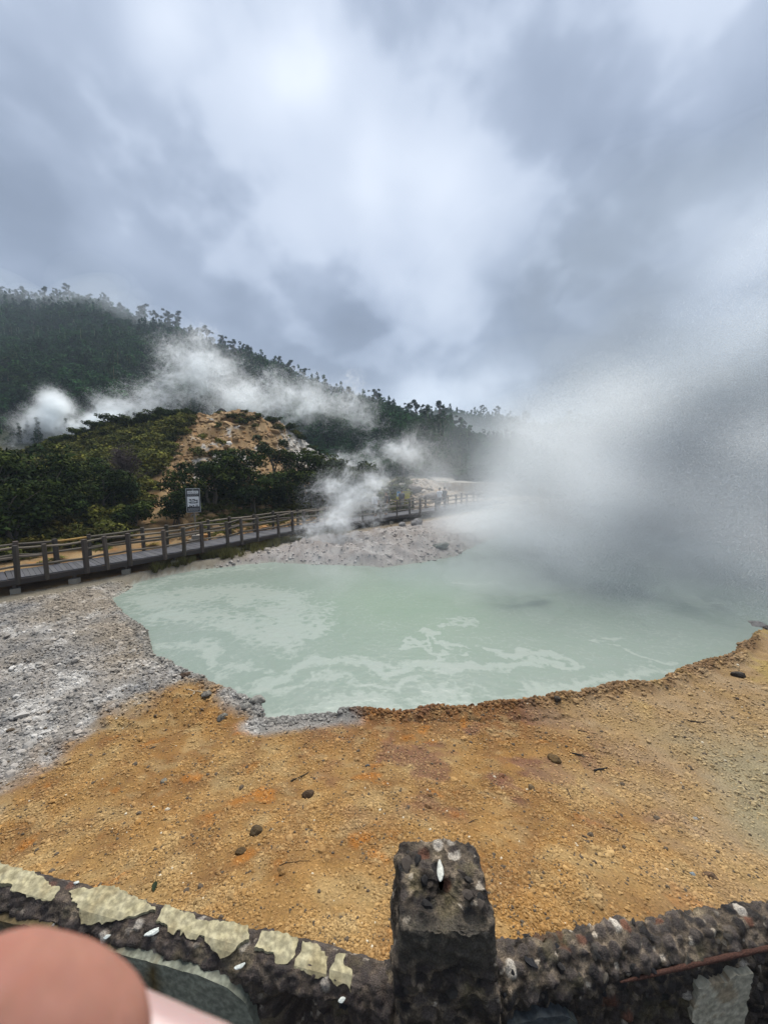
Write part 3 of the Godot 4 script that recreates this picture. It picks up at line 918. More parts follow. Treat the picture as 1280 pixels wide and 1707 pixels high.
	part("twigs", tw.mesh(), bark_mat, bare)
	# ferns and low shrubs that nobody could count
	var ferns := [fern_mesh(1, 9, 0.75, Color(0.032, 0.046, 0.011)), fern_mesh(2, 8, 0.7, Color(0.027, 0.040, 0.014)), fern_mesh(3, 9, 0.65, Color(0.075, 0.070, 0.020))]
	var clump := []
	for k in 3:
		var cc := RandomNumberGenerator.new()
		cc.seed = 60 + k
		var q := []
		for e in 5: q.append([Vector3(cc.randf_range(-0.35, 0.35), cc.randf_range(0.15, 0.5), cc.randf_range(-0.35, 0.35)), Vector3(0.35, 0.22, 0.35), Color(0.023, 0.031, 0.008)])
		clump.append(crown_mesh(cc, q, 210, 0.11, 0.5))
	var at := [[], [], [], [], [], []]
	var tint := []
	for k in 6: tint.append(PackedColorArray())
	for k in 15000:
		var a := rng.randf_range(-1.15, 0.06)
		var t := rng.randf_range(0.0, 1.05)
		var base := curve(5, a)
		var md := curve(1, a)
		var dep := lerpf(base, md, t)
		var x := a * dep
		if field(field_deck, x, -dep) > -1.75: continue
		var n1 := noise_mid.get_noise_2d(x * 0.8 + 100.0, -dep * 0.8)
		var n3 := noise_mid.get_noise_2d(x * 2.2 - 60.0, -dep * 2.2)
		var green := smoothstep(-0.03, 0.05, lerpf(-0.67, -0.485, clampf(t * 1.1, 0.0, 1.0)) - a + n1 * 0.05 + n3 * 0.03) * smoothstep(0.02, 0.2, t + n1 * 0.1)
		# the orange path that runs up behind the notice stays bare
		
		if a > -0.22: green = smoothstep(-0.13, -0.08, a) * 0.5
		if a > -0.47 and a < -0.1 and t < 0.22: green = 0.75
		if rng.randf() > green: 
			if rng.randf() > 0.01: continue
		var s := rng.randi() % 3 if t < 0.35 and rng.randf() < 0.75 else 3 + rng.randi() % 3
		if s == 2 and rng.randf() < 0.7: s = 0
		var c := mixc(Color(1.0, 1.0, 1.0), Color(1.8, 1.65, 1.5), smoothstep(-0.05, 0.35, n3 + n1 * 0.5)) * Color(2.1, 1.6, 1.75) * rng.randf_range(0.55, 1.75)
		c = mixc(c, Color(0.55, 0.6, 0.6), smoothstep(0.1, 0.4, -n1) * 0.7)
		if a > -0.47 and a < -0.28 and t < 0.13: 
			s = 2
			c = Color(1.15, 1.3, 0.8) * rng.randf_range(0.8, 1.3)
		var rust := smoothstep(0.05, 0.3, n1 + 0.3 - absf(a + 0.80) * 3.0 - absf(t - 0.16) * 2.5)
		c = mixc(c, Color(2.1, 1.15, 0.9), rust * 0.8)
		var size := rng.randf_range(0.6, 1.25)
		at[s].append(Transform3D(Basis.from_euler(Vector3(rng.randf_range(-0.2, 0.2), rng.randf() * TAU, rng.randf_range(-0.2, 0.2))).scaled(Vector3.ONE * size), Vector3(x, land(x, -dep) - 0.05, -dep)))
		tint[s].append(c)
	var root := Node3D.new()
	root.name = "fern_undergrowth"
	add_child(root)
	tag(root, "ferns and low shrubs covering the slope behind the boardwalk", "undergrowth", "", "stuff")
	for k in 6: scatter("fern" if k < 3 else "shrub", ferns[k] if k < 3 else clump[k - 3], leaf_mat, at[k], tint[k], "", "", root)
	# reeds at the water side of the boardwalk
	var reed := Build.new()
	for k in 16:
		var d := Vector3(r.randfn(), 0, r.randfn()) * 0.1
		reed.col = Color(0.13, 0.12, 0.045) * r.randf_range(0.6, 1.3)
		var tip := d * 2.2 + Vector3(0, r.randf_range(0.25, 0.6), 0)
		var w := Vector3(-d.z, 0, d.x).normalized() * 0.014
		reed.tri(d * 0.3 - w, d * 0.3 + w, tip)
	var ra := []
	var rt := PackedColorArray()
	for k in 900:
		var s := 9.5 + 12.0 * rng.randf()
		if rng.randf() < 0.35: s = 11.5 + rng.randf() * 1.6
		var q := along(s, -0.05 + absf(rng.randfn()) * 0.45)
		if noise_mid.get_noise_2d(q.x * 1.2, q.y * 1.2) < -0.05 or shore(q.x, q.y) < 0.4: continue
		ra.append(Transform3D(Basis.from_euler(Vector3(0, rng.randf() * TAU, 0)).scaled(Vector3.ONE * rng.randf_range(0.5, 1.1)), Vector3(q.x, land(q.x, q.y) - 0.02, q.y)))
		rt.append(Color(1, 1, 1) * rng.randf_range(0.6, 1.3))
	scatter("reed_grass", reed.mesh(), leaf_mat, ra, rt, "dry reedy grass along the foot of the boardwalk", "grass")
	# the forest on the hills
	var kinds := []
	for k in 4:
		var cc := RandomNumberGenerator.new()
		cc.seed = 80 + k
		var q := []
		var b := Build.new()
		b.col = Color(0.07, 0.06, 0.05)
		if k < 2:
			for e in 6: q.append([Vector3(cc.randf_range(-1.3, 1.3), cc.randf_range(1.6, 4.6), cc.randf_range(-1.3, 1.3)), Vector3(1.2, 0.9, 1.2), Color(0.010, 0.0195, 0.0085) * cc.randf_range(0.7, 1.35)])
			b.tube([Vector3(0, -1, 0), Vector3(0, 3, 0)], [0.2, 0.08], 4)
		else:
			for e in 6: q.append([Vector3(cc.randf_range(-0.6, 0.6), 1.8 + e * 1.0, cc.randf_range(-0.6, 0.6)), Vector3(0.95 - e * 0.09, 0.75, 0.95 - e * 0.09), Color(0.011, 0.021, 0.0105) * cc.randf_range(0.7, 1.35)])
			b.tube([Vector3(0, -1, 0), Vector3(0.2, 6.5, 0)], [0.16, 0.05], 4)
		var cm := crown_mesh(cc, q, 260, 0.34, 0.6)
		var st := SurfaceTool.new()
		st.append_from(cm, 0, Transform3D.IDENTITY)
		st.append_from(b.mesh(), 0, Transform3D.IDENTITY)
		kinds.append(st.commit())
	var fa := [[], [], [], []]
	var ft := [PackedColorArray(), PackedColorArray(), PackedColorArray(), PackedColorArray()]
	for k in 21000:
		var a := rng.randf_range(-1.25, 0.8)
		var u := rng.randf()
		var md := curve(1, a)
		var rd := curve(3, a)
		var dep := lerpf(md + 9.0, rd + 5.0, pow(u, 0.8))
		if k % 4 == 0:
			a = rng.randf_range(-0.3, 1.0)
			dep = lerpf(130.0, FAR_D + 6.0, sqrt(u))
		var x := a * dep
		var n := noise_mid.get_noise_2d(x * 0.07, dep * 0.07)
		var rock := dep - md
		if rock < 24.0 and noise_mid.get_noise_2d(x * 0.12, -dep * 0.12) > -0.05 + rock * 0.02: continue
		if a > -0.16 and a < 0.22 and dep < md + 14.0: continue
		if a < -0.6 and rock < 28.0: continue
		if a > 0.60 + n * 0.06 + rng.randfn() * 0.02: continue
		var s := (rng.randi() % 2) if n + rng.randfn() * 0.2 < 0.32 + (u - 0.5) * -0.3 else 2 + rng.randi() % 2
		var size := rng.randf_range(0.4, 1.05) * (0.62 if rock < 40.0 else 1.0)
		var c := Color(1.45, 2.25, 1.4) * rng.randf_range(0.5, 1.8)
		c = mixc(c, Color(2.1, 1.75, 1.1), smoothstep(0.0, 0.35, n) * (0.75 if u < 0.35 else 0.3))
		fa[s].append(Transform3D(Basis.from_euler(Vector3(0, rng.randf() * TAU, 0)).scaled(Vector3(1, rng.randf_range(0.85, 1.2), 1) * size), Vector3(x, land(x, -dep) - 0.5, -dep)))
		ft[s].append(c)
	var forest := Node3D.new()
	forest.name = "forest"
	add_child(forest)
	tag(forest, "dense dark forest covering the hills behind the crater", "forest", "", "stuff")
	for k in 4: scatter("forest_tree", kinds[k], leaf_mat, fa[k], ft[k], "", "", forest)
	# slender trees that stand out on the skyline: three built, the rest copies
	var models := []
	for k in 4: models.append(tree("skyline_tree", "", "slender trees along the ridge", Vector3(0, 0, 0), 8.5, 2.1, 3, 90 + k))
	var zones := [[-1.0, -0.80, "slender tree on the far left stretch of the high ridge's skyline"], [-0.80, -0.64, "slender tree on the highest crown of the ridge"], [-0.64, -0.48, "slender tree on the ridge top where it begins to fall"], [-0.48, -0.28, "tree poking out of the drifting steam on the ridge"], [-0.28, -0.12, "slender tree on the falling ridge above the orange mound"], [-0.12, 0.02, "dark tree on the middle of the falling ridge"], [0.02, 0.2, "tree low on the ridge where it meets the hazy far hill"], [0.2, 0.36, "tree on the left half of the hazy far hill"], [0.36, 0.60, "tree on the right half of the hazy far hill"]]
	var order := ["leftmost", "second from left", "third from left", "middle", "third from right", "second from right", "rightmost"]
	var count := 0
	for q in zones:
		for k in 7:
			var a: float = lerpf(q[0], q[1], (k + rng.randf() * 0.75) / 7.0)
			var dep: float = (curve(3, a) if a < 0.2 else FAR_D) + rng.randf_range(-3.0, 1.0)
			var at3 := Vector3(a * dep, land(a * dep, -dep) - 0.4, -dep)
			var size: float = rng.randf_range(0.8, 1.5) * (1.0 if a < -0.3 else 0.9)
			if a > -0.35 and a < 0.05: size *= 0.8
			var said2: String = q[2] + ", " + order[k]
			if count < 4:
				var m0: Node3D = models[count]
				m0.position = at3
				m0.set_meta("label", said2)
			else:
				copy_of(models[rng.randi() % 4], "skyline_tree", said2, at3, rng.randf() * TAU, size)
			count += 1
	for m in models: m.set_meta("group", "slender trees along the ridge")

# ------------------------------------------------------------------ steam
var steam_mat: StandardMaterial3D
var puffs := []

func make_puffs() -> void:
	# a puff is a loose ball of fine droplets that scatter light on between them, denser in curling filaments
	steam_mat = StandardMaterial3D.new()
	steam_mat.resource_name = "steam"
	steam_mat.transparency = BaseMaterial3D.TRANSPARENCY_ALPHA
	steam_mat.albedo_color = Color(0.96, 0.985, 0.99, 0.29)
	steam_mat.roughness = 1.0
	steam_mat.metallic_specular = 0.0
	steam_mat.cull_mode = BaseMaterial3D.CULL_DISABLED
	steam_mat.backlight_enabled = true
	steam_mat.backlight = Color(1, 1, 1)
	var curl := FastNoiseLite.new()
	curl.frequency = 0.9
	curl.fractal_octaves = 3
	for m in 6:
		var fine := m >= 4
		var r := RandomNumberGenerator.new()
		r.seed = 700 + m
		curl.seed = 30 + m
		var b := Build.new()
		var n := 0
		while n < (150000 if fine else 24000):
			var p := Vector3(r.randfn(), r.randfn(), r.randfn()) * 0.5
			if p.length() > 1.4: continue
			var w := 1.0 - absf(curl.get_noise_3d(p.x, p.y, p.z)) * 3.6
			if not fine and r.randf() > clampf(w, 0.03, 1.0): continue
			p += Vector3(curl.get_noise_3d(p.x + 9.0, p.y, p.z), curl.get_noise_3d(p.x, p.y + 9.0, p.z), curl.get_noise_3d(p.x, p.y, p.z + 9.0)) * (0.0 if fine else 0.6)
			var d := ball_dir(r)
			var s := d.cross(ball_dir(r)).normalized()
			var t := d.cross(s)
			var l := (0.0034 if fine else 0.0085) * r.randf_range(0.6, 1.4)
			b.tri(p + s * l, p + (t * 0.87 - s * 0.5) * l, p - (t * 0.87 + s * 0.5) * l)
			n += 1
		puffs.append(b.mesh())

func plume(called: String, label: String, path: Array, count: int, spread: float, r0: float, r1: float, seed_at: int, fine := false, lumps := false, flat := 0.8) -> void:
	var r := RandomNumberGenerator.new()
	r.seed = seed_at
	var root := Node3D.new()
	root.name = numbered(called)
	add_child(root)
	tag(root, label, "steam", "", "stuff")
	var at := [[], [], [], []]
	var tint := [PackedColorArray(), PackedColorArray(), PackedColorArray(), PackedColorArray()]
	for k in count:
		var t := r.randf()
		var u := t * (path.size() - 1)
		if lumps: u = clampf(floorf(u + 0.5) + r.randfn() * 0.08, 0.0, path.size() - 1.001)
		var i := mini(int(u), path.size() - 2)
		var p: Vector3 = path[i].lerp(path[i + 1], u - i)
		var radius := lerpf(r0, r1, t) * exp(r.randfn() * 0.3)
		var o := Vector3(r.randfn(), r.randfn() * 0.7, r.randfn()) * spread * lerpf(r0, r1, t)
		# loose ends curl off in streaks
		var w := Vector3(noise_mid.get_noise_3d(p.x + o.x, p.y, 5.0), noise_mid.get_noise_3d(p.y + o.y, p.x, 9.0), noise_mid.get_noise_3d(p.z, p.x + o.x, 2.0)) * radius * 1.6
		p += o + w
		p.y = maxf(p.y, radius * 0.35)
		var s := r.randi() % (2 if fine else 4)
		at[s].append(Transform3D(Basis.from_euler(Vector3(r.randf_range(-0.6, 0.6), r.randf() * TAU, r.randf_range(-0.5, 0.8))).scaled_local(Vector3(r.randf_range(0.9, 1.5), flat * r.randf_range(0.8, 1.1), 1) * radius), p))
		tint[s].append(Color(1, 1, 1))
	for s in 4:
		if at[s].size(): scatter("puff", puffs[s + 4 if fine else s], steam_mat, at[s], tint[s], "", "", root)

func mist(called: String, label: String, path: Array, count: int, spread: float, r0: float, r1: float, d0: float, d1: float, seed_at: int, flat := 0.8) -> void:
	# banks of steam along a path; d0 and d1 are the density per metre at its two ends
	var r := RandomNumberGenerator.new()
	r.seed = seed_at
	var root := Node3D.new()
	root.name = numbered(called)
	add_child(root)
	root.position = path[0]
	tag(root, label, "steam", "", "stuff")
	for k in count:
		var t := (k + r.randf()) / count
		var u := t * (path.size() - 1)
		var i := mini(int(u), path.size() - 2)
		var p: Vector3 = path[i].lerp(path[i + 1], u - i)
		var radius := lerpf(r0, r1, t) * exp(r.randfn() * 0.2)
		p += Vector3(r.randfn(), r.randfn() * 0.75, r.randfn()) * spread * lerpf(r0, r1, t)
		p.y = maxf(p.y, radius * 0.2)
		var f := FogVolume.new()
		f.name = sibling(root, "puff")
		f.shape = RenderingServer.FOG_VOLUME_SHAPE_ELLIPSOID
		f.size = Vector3(r.randf_range(0.8, 2.0), r.randf_range(0.55, 1.0) * flat / 0.8, r.randf_range(0.8, 1.3)) * radius * 2.0
		var m := FogMaterial.new()
		m.albedo = Color(0.95, 0.985, 1.0)
		m.density = lerpf(d0, d1, t) * exp(r.randfn() * 0.3) * lerpf(r0, r1, t) / radius
		m.edge_fade = 0.6
		f.material = m
		root.add_child(f)
		f.position = p - root.position
		f.rotation = Vector3(r.randf_range(-0.5, 0.5), r.randf() * TAU, r.randf_range(-0.6, 0.6))

func build_steam() -> void:
	make_puffs()
	plume("steam_plume", "dense white steam billowing up behind the leafy crest of the mound", [Vector3(-56.3, 9.5, -65), Vector3(-56.0, 12.2, -66), Vector3(-55.2, 8.0, -65), Vector3(-54.2, 14.4, -67), Vector3(-53.6, 11.2, -65), Vector3(-52.4, 13.3, -66), Vector3(-51.6, 9.5, -65), Vector3(-50.2, 9.8, -66), Vector3(-48.8, 8.6, -65), Vector3(-47.2, 11.6, -66), Vector3(-46.0, 10.0, -65), Vector3(-45.0, 13.2, -67), Vector3(-43.6, 11.4, -66), Vector3(-42.4, 13.0, -68)], 400, 0.62, 1.2, 1.15, 3, false, true)
	plume("steam_drift", "grey steam drifting up the forested hill to the right of the white billow", [Vector3(-44, 11, -67), Vector3(-41, 15, -72), Vector3(-37.5, 21, -78), Vector3(-38, 27, -84), Vector3(-33, 22, -82), Vector3(-27, 17, -80), Vector3(-22, 18, -82), Vector3(-14, 17, -86), Vector3(-7, 18, -92)], 120, 0.85, 1.9, 3.7, 4)
	plume("steam_wisp", "thin steam rising behind the right shoulder of the orange mound", [Vector3(-9, 4, -58), Vector3(-3, 4.5, -60), Vector3(1, 6.0, -61), Vector3(4, 8.0, -62), Vector3(3, 5, -58)], 32, 0.8, 1.2, 2.1, 5)
	plume("steam_wisp", "small steam plume drifting across the boardwalk at the stand of trees", [Vector3(-3.5, 0.5, -20.5), Vector3(-2.8, 1.3, -21.5), Vector3(-1.6, 2.3, -23), Vector3(-1.0, 3.4, -24.5), Vector3(-2.4, 1.2, -22), Vector3(-0.8, 1.8, -24)], 52, 0.75, 0.5, 0.9, 6)
	plume("steam_cloud", "great bank of steam rising from the right half of the pool", [Vector3(6.5, 1.0, -20.5), Vector3(9.5, 2.0, -22), Vector3(13.5, 3.4, -24), Vector3(18, 4.6, -25), Vector3(25, 5.5, -28), Vector3(29, 4.5, -30), Vector3(23, 2.6, -25)], 68, 1.45, 2.0, 3.6, 7, true)
	mist("steam_bank", "soft haze of steam filling the air over the right half of the pool", [Vector3(4.8, 0.6, -19.0), Vector3(8, 1.3, -18.5), Vector3(11.5, 2.0, -18), Vector3(15, 3.0, -18.5), Vector3(19, 4.2, -20), Vector3(17, 5.5, -22), Vector3(23, 6.5, -26)], 70, 1.15, 2.4, 4.2, 0.006, 0.004, 10)
	mist("steam_bank", "pale bank of steam drifting over the bare ground beyond the right end of the pool", [Vector3(20, 2.5, -36), Vector3(30, 4, -40), Vector3(42, 6, -44), Vector3(56, 8, -50)], 46, 0.7, 5.0, 8.5, 0.016, 0.022, 13)
	mist("ridge_mist", "pale mist hanging on the far ridge beyond the steam", [Vector3(0, 14, -150), Vector3(45, 14, -155), Vector3(95, 12, -150)], 16, 0.5, 14.0, 17.0, 0.003, 0.006, 11, 0.5)
	mist("ridge_mist", "cloud brushing the top of the high ridge on the left", [Vector3(-215, 88, -225), Vector3(-150, 82, -205), Vector3(-95, 62, -190)], 12, 0.4, 15.0, 13.0, 0.006, 0.004, 12, 0.5)
	mist("steam_veil", "thin veil of steam climbing into the sky on the right", [Vector3(16, 7, -29), Vector3(23, 12, -32), Vector3(32, 17, -36)], 44, 1.0, 4.5, 7.5, 0.007, 0.004, 8)
	mist("steam_haze", "low thin steam clinging to the pool's surface", [Vector3(-3, 0.5, -17), Vector3(2, 0.5, -16), Vector3(7, 0.7, -14.5), Vector3(13, 1.0, -14)], 44, 1.0, 1.4, 2.4, 0.016, 0.012, 9, 0.45)
	plume("steam_haze", "low white steam rolling off the far right of the pool", [Vector3(6.5, 0.6, -17.5), Vector3(9.5, 0.8, -16.5), Vector3(13, 1.1, -17), Vector3(17, 1.4, -18.5), Vector3(21, 1.8, -21)], 20, 1.5, 1.5, 2.6, 17, true, false, 0.6)

# ------------------------------------------------------------------ boardwalk
func along(s: float, off := 0.0) -> Vector2:     # point on the deck's outer edge at s metres, moved towards the pool by off
	var l := s
	for k in deck.size() - 1:
		var seg := deck[k].distance_to(deck[k + 1])
		if l <= seg or k == deck.size() - 2:
			var d := (deck[k + 1] - deck[k]) / seg
			return deck[k] + d * l + Vector2(-d.y, d.x) * off
		l -= seg
	return deck[-1]

func build_boardwalk() -> void:
	rng.seed = 31
	var walk := thing("boardwalk", "dark timber boardwalk skirting the pool on low footings", "boardwalk", Vector3(-9.5, DECK_Y, -16.5))
	var o3 := walk.position
	var b := Build.new()
	var s := 0.0
	while s < 42.0:      # boards laid across, a finger's gap between them
		var p := along(s)
		var q := along(s, -DECK_W)
		var y := rng.randfn() * 0.004
		b.col = Color(0.062, 0.062, 0.067) * rng.randf_range(0.8, 1.2)
		b.bar(Vector3(p.x, DECK_Y - 0.02 + y, p.y) - o3, Vector3(q.x, DECK_Y - 0.02 + y, q.y) - o3, 0.143, 0.04)
		s += 0.148
	tag(part("deck_boards", b.mesh(), wood_mat, walk), "", "", "", "stuff")
	for side in 2:
		var e := Build.new()
		e.col = Color(0.040, 0.034, 0.030)
		s = 0.0
		while s < 41.0:
			var p := along(s, 0.03 if side == 0 else -DECK_W - 0.03)
			var q := along(s + 2.0, 0.03 if side == 0 else -DECK_W - 0.03)
			e.bar(Vector3(p.x, DECK_Y - 0.13, p.y) - o3, Vector3(q.x, DECK_Y - 0.13, q.y) - o3, 0.07, 0.19)
			s += 2.0
		part("edge_beam", e.mesh(), wood_mat, walk)
	s = 0.9
	while s < 36.0:
		for off in [-0.1, -DECK_W + 0.1]:
			var p := along(s, off)
			var y := land(p.x, p.y)
			var sup := Build.new()
			sup.col = Color(0.075, 0.065, 0.055)
			sup.bar(Vector3(p.x, y - 0.1, p.y) - o3, Vector3(p.x, DECK_Y - 0.06, p.y) - o3, 0.11, 0.11)
			var leg := part("support", sup.mesh(), wood_mat, walk)
			if DECK_Y - y > 0.25 and off > -1.0:
				var ft := Build.new()
				ft.col = Color(0.25, 0.23, 0.19) * rng.randf_range(0.7, 1.2)
				ft.box(Vector3(p.x, y + 0.06, p.y) - o3, Vector3(0.27, 0.24, 0.27), Basis(Vector3.UP, rng.randf_range(-0.3, 0.8)))
				part("footing", ft.mesh(), plain_mat, leg)
		s += rng.randf_range(1.35, 1.9)
	# the two railings
	var outer := [0.7, 2.4, 4.0, 5.5, 6.26, 7.41, 8.07, 8.84, 10.16, 10.99, 11.82, 13.14, 13.94, 14.92, 16.33, 17.34, 18.19, 19.8, 21.4, 23.0, 24.7, 26.33, 27.75, 29.04, 31.06, 32.4, 34.0, 35.7, 37.4, 39.0]
	var inner := [0.9, 2.6, 4.3, 5.6, 6.75, 7.9, 10.0, 11.0, 13.2, 14.4, 15.9, 17.2, 18.9, 20.5, 22.0, 23.6, 25.2, 26.8, 28.4, 30.0, 31.7, 33.4, 35.0, 37.0, 39.0]
	for side in 2:
		var list: Array = outer if side == 0 else inner
		var off := 0.05 if side == 0 else -DECK_W - 0.05
		var rl := thing("railing", "weathered wooden railing on the pool side of the boardwalk" if side == 0 else "weathered wooden railing on the hill side of the boardwalk", "railing", Vector3(along(10.0, off).x, DECK_Y, along(10.0, off).y), 0.0, "boardwalk railings")
		var at3 := rl.position
		var tops := []
		for k in list.size():
			var p := along(list[k], off)
			var lean := Vector3(rng.randfn(), 0, rng.randfn()) * 0.02
			var top := Vector3(p.x, DECK_Y + (1.08 if side == 0 else 1.0) + rng.randfn() * 0.025, p.y)
			tops.append(top + lean)
			var pb := Build.new()
			var w := rng.randf_range(0.115, 0.15)
			pb.col = Color(0.062, 0.050, 0.040) * rng.randf_range(0.75, 1.35)
			pb.bar(Vector3(p.x, DECK_Y - 0.22, p.y) - at3, top + lean - at3, w, w)
			part("post", pb.mesh(), wood_mat, rl)
		for k in list.size() - 1:
			for lv in 3 if side == 0 else 2:
				var hh: float = [0.10, 0.40, 0.72][lv] if side == 0 else [0.12, 0.52][lv]
				if rng.randf() < 0.02: continue
				var rb := Build.new()
				rb.col = Color(0.115, 0.095, 0.072) * rng.randf_range(0.6, 1.35)
				if side == 1 and lv == 0 and k == 4: rb.col = Color(0.28, 0.17, 0.05)
				var inward := along(list[k], off - 0.085) - along(list[k], off)
				var n3 := Vector3(inward.x, 0, inward.y)
				var a: Vector3 = tops[k] + Vector3(0, -hh + rng.randfn() * 0.012, 0) + n3
				var c: Vector3 = tops[k + 1] + Vector3(0, -hh + rng.randfn() * 0.012, 0) + n3
				var d := (c - a).normalized() * 0.07
				var sag := Vector3(0, rng.randfn() * 0.012, 0)
				var rr := rng.randf_range(0.037, 0.050)
				rb.tube([a - d - at3, a - at3, a.lerp(c, 0.5) + sag - at3, c - at3, c + d - at3], [rr * 0.8, rr, rr * 1.06, rr, rr * 0.8], 7)
				part("rail", rb.mesh(), wood_mat, rl)

# ------------------------------------------------------------------ signs
func lettering(text: String, size: float, depth := 0.004) -> TextMesh:
	var t := TextMesh.new()
	t.text = text
	var f := SystemFont.new()
	f.font_names = PackedStringArray(["Droid Sans"])
	f.font_weight = 700
	t.font = f
	t.font_size = 48
	t.pixel_size = size / 48.0
	t.depth = depth
	return t

func flat_mat(c: Color, rough := 0.6) -> StandardMaterial3D:
	var m := StandardMaterial3D.new()
	m.albedo_color = c.linear_to_srgb()
	m.roughness = rough
	return m

func slab(size: Vector3) -> ArrayMesh:
	var b := Build.new()
	b.box(Vector3.ZERO, size)
	return b.mesh()

func build_signs() -> void:
	var white := flat_mat(Color(0.60, 0.61, 0.62))
	var black := flat_mat(Color(0.018, 0.018, 0.02))
	var pale := flat_mat(Color(0.24, 0.25, 0.26))
	var x := -9.56
	var z := -20.0
	var y := land(x, z)
	var s := thing("notice_board", "black and white photo notice on a post behind the railing", "sign", Vector3(x, y, z), atan2(-x, -z) * 0.8)
	var b := Build.new()
	b.col = Color(0.16, 0.145, 0.12)
	b.bar(Vector3(0.03, -0.3, -0.03), Vector3(0.0, 2.3 - y + 0.6, -0.03), 0.09, 0.07)
	part("post", b.mesh(), wood_mat, s)
	b = Build.new()
	b.col = Color(0.24, 0.22, 0.19)
	b.box(Vector3(0.02, 0.12, 0.0), Vector3(0.36, 0.42, 0.34), Basis(Vector3.UP, 0.3))
	b.box(Vector3(-0.16, 0.02, 0.12), Vector3(0.22, 0.26, 0.24), Basis(Vector3.UP, 0.9))
	part("base", b.mesh(), plain_mat, s)
	var c := 2.80 - y          # middle of the panel
	var board := part("panel", slab(Vector3(0.62, 1.16, 0.03)), black, s)
	board.position = Vector3(0, c, 0.02)
	for e in [[Vector3(0.645, 0.03, 0.045), Vector3(0, 0.585, 0)], [Vector3(0.645, 0.03, 0.045), Vector3(0, -0.585, 0)], [Vector3(0.028, 1.14, 0.045), Vector3(-0.31, 0, 0)], [Vector3(0.028, 1.14, 0.045), Vector3(0.31, 0, 0)]]:
		part("frame", slab(e[0]), pale, board).position = e[1]
	part("white_band", slab(Vector3(0.50, 0.135, 0.004)), white, board).position = Vector3(0, 0.41, 0.018)
	part("picture", slab(Vector3(0.53, 0.50, 0.004)), white, board).position = Vector3(0, -0.06, 0.018)
	var tm := part("lettering", lettering("AREA FOTO", 0.085), black, board)
	tm.position = Vector3(0, 0.41, 0.0225)
	part("lettering", lettering("DI", 0.06), white, board).position = Vector3(0, 0.515, 0.018)
	var r := RandomNumberGenerator.new()
	r.seed = 3
	for k in 3:     # lines too small to read, word by word
		var w := -0.24
		while w < 0.2:
			var l := r.randf_range(0.04, 0.09)
			part("line_of_print", slab(Vector3(l, 0.022, 0.003)), pale, board).position = Vector3(w + l / 2, 0.30 - k * 0.042 if k < 2 else -0.40, 0.0175)
			w += l + 0.02
	for k in 2:
		var w := -0.24
		while w < 0.2:
			var l := r.randf_range(0.04, 0.1)
			part("line_of_print", slab(Vector3(l, 0.026, 0.003)), pale, board).position = Vector3(w + l / 2, -0.45 - k * 0.05, 0.0175)
			w += l + 0.02
	for e in [[-0.13, 0.09, 0.11, 0.06], [0.02, 0.10, 0.12, 0.05], [0.13, 0.06, 0.16, 0.05], [-0.03, 0.03, 0.2, 0.03], [-0.15, -0.04, 0.12, 0.04], [0.12, -0.07, 0.14, 0.05], [-0.16, -0.22, 0.05, 0.09], [-0.09, -0.23, 0.06, 0.05], [0.0, -0.21, 0.07, 0.06], [0.10, -0.27, 0.08, 0.02]]:
		part("print", slab(Vector3(e[2], e[3], 0.003)), black, board).position = Vector3(e[0], e[1] - 0.06, 0.0215)
	for e in [[-0.05, -0.06, 0.24, 0.11], [0.17, -0.03, 0.1, 0.12], [0.16, -0.2, 0.13, 0.1]]:
		part("print", slab(Vector3(e[2], e[3], 0.003)), pale, board).position = Vector3(e[0], e[1] - 0.06, 0.0205)
	# the yellow and blue board across the boardwalk
	var yellow := flat_mat(Color(0.55, 0.48, 0.06))
	var blue := flat_mat(Color(0.08, 0.28, 0.55))
	x = 1.73
	z = -36.0
	y = land(x, z)
	s = thing("information_board", "yellow and blue information board standing before the pale rocks", "sign", Vector3(x, y, z), -0.05)
	for e in [-0.55, 0.55]:
		b = Build.new()
		b.col = Color(0.09, 0.08, 0.07)
		b.bar(Vector3(e, -0.3, -0.05), Vector3(e, 2.12 - y, -0.05), 0.08, 0.08)
		part("leg", b.mesh(), wood_mat, s)
	board = part("panel", slab(Vector3(1.22, 0.72, 0.04)), yellow, s)
	board.position = Vector3(0, 1.74 - y, 0)
	part("blue_field", slab(Vector3(0.36, 0.46, 0.006)), blue, board).position = Vector3(-0.40, 0.12, 0.021)
	part("figure", ball(8, 0.1), white, board).transform = Transform3D(Basis().scaled(Vector3(0.06, 0.16, 0.01)), Vector3(-0.44, 0.08, 0.025))
	part("roof_strip", slab(Vector3(1.32, 0.05, 0.16)), black, board).position = Vector3(0, 0.39, 0.02)
	for k in 5:
		var w := -0.16
		while w < 0.5:
			var l := r.randf_range(0.08, 0.17)
			part("line_of_print", slab(Vector3(l, 0.04, 0.003)), flat_mat(Color(0.16, 0.15, 0.06)), board).position = Vector3(w + l / 2, 0.25 - k * 0.125, 0.0215)
			w += l + 0.03

# ------------------------------------------------------------------ bodies from bones
func sdf(p: Vector3, bones: Array, k: float) -> float:
	var d := 1e3
	for q in bones:
		var a: Vector3 = q[0]
		var ab: Vector3 = q[1] - a
		var t := clampf((p - a).dot(ab) / maxf(ab.length_squared(), 1e-9), 0.0, 1.0)
		var e: float = p.distance_to(a + ab * t) - lerpf(q[2], q[3], t)
		d = smin(d, e, k) if d < 1e2 else e
	return d

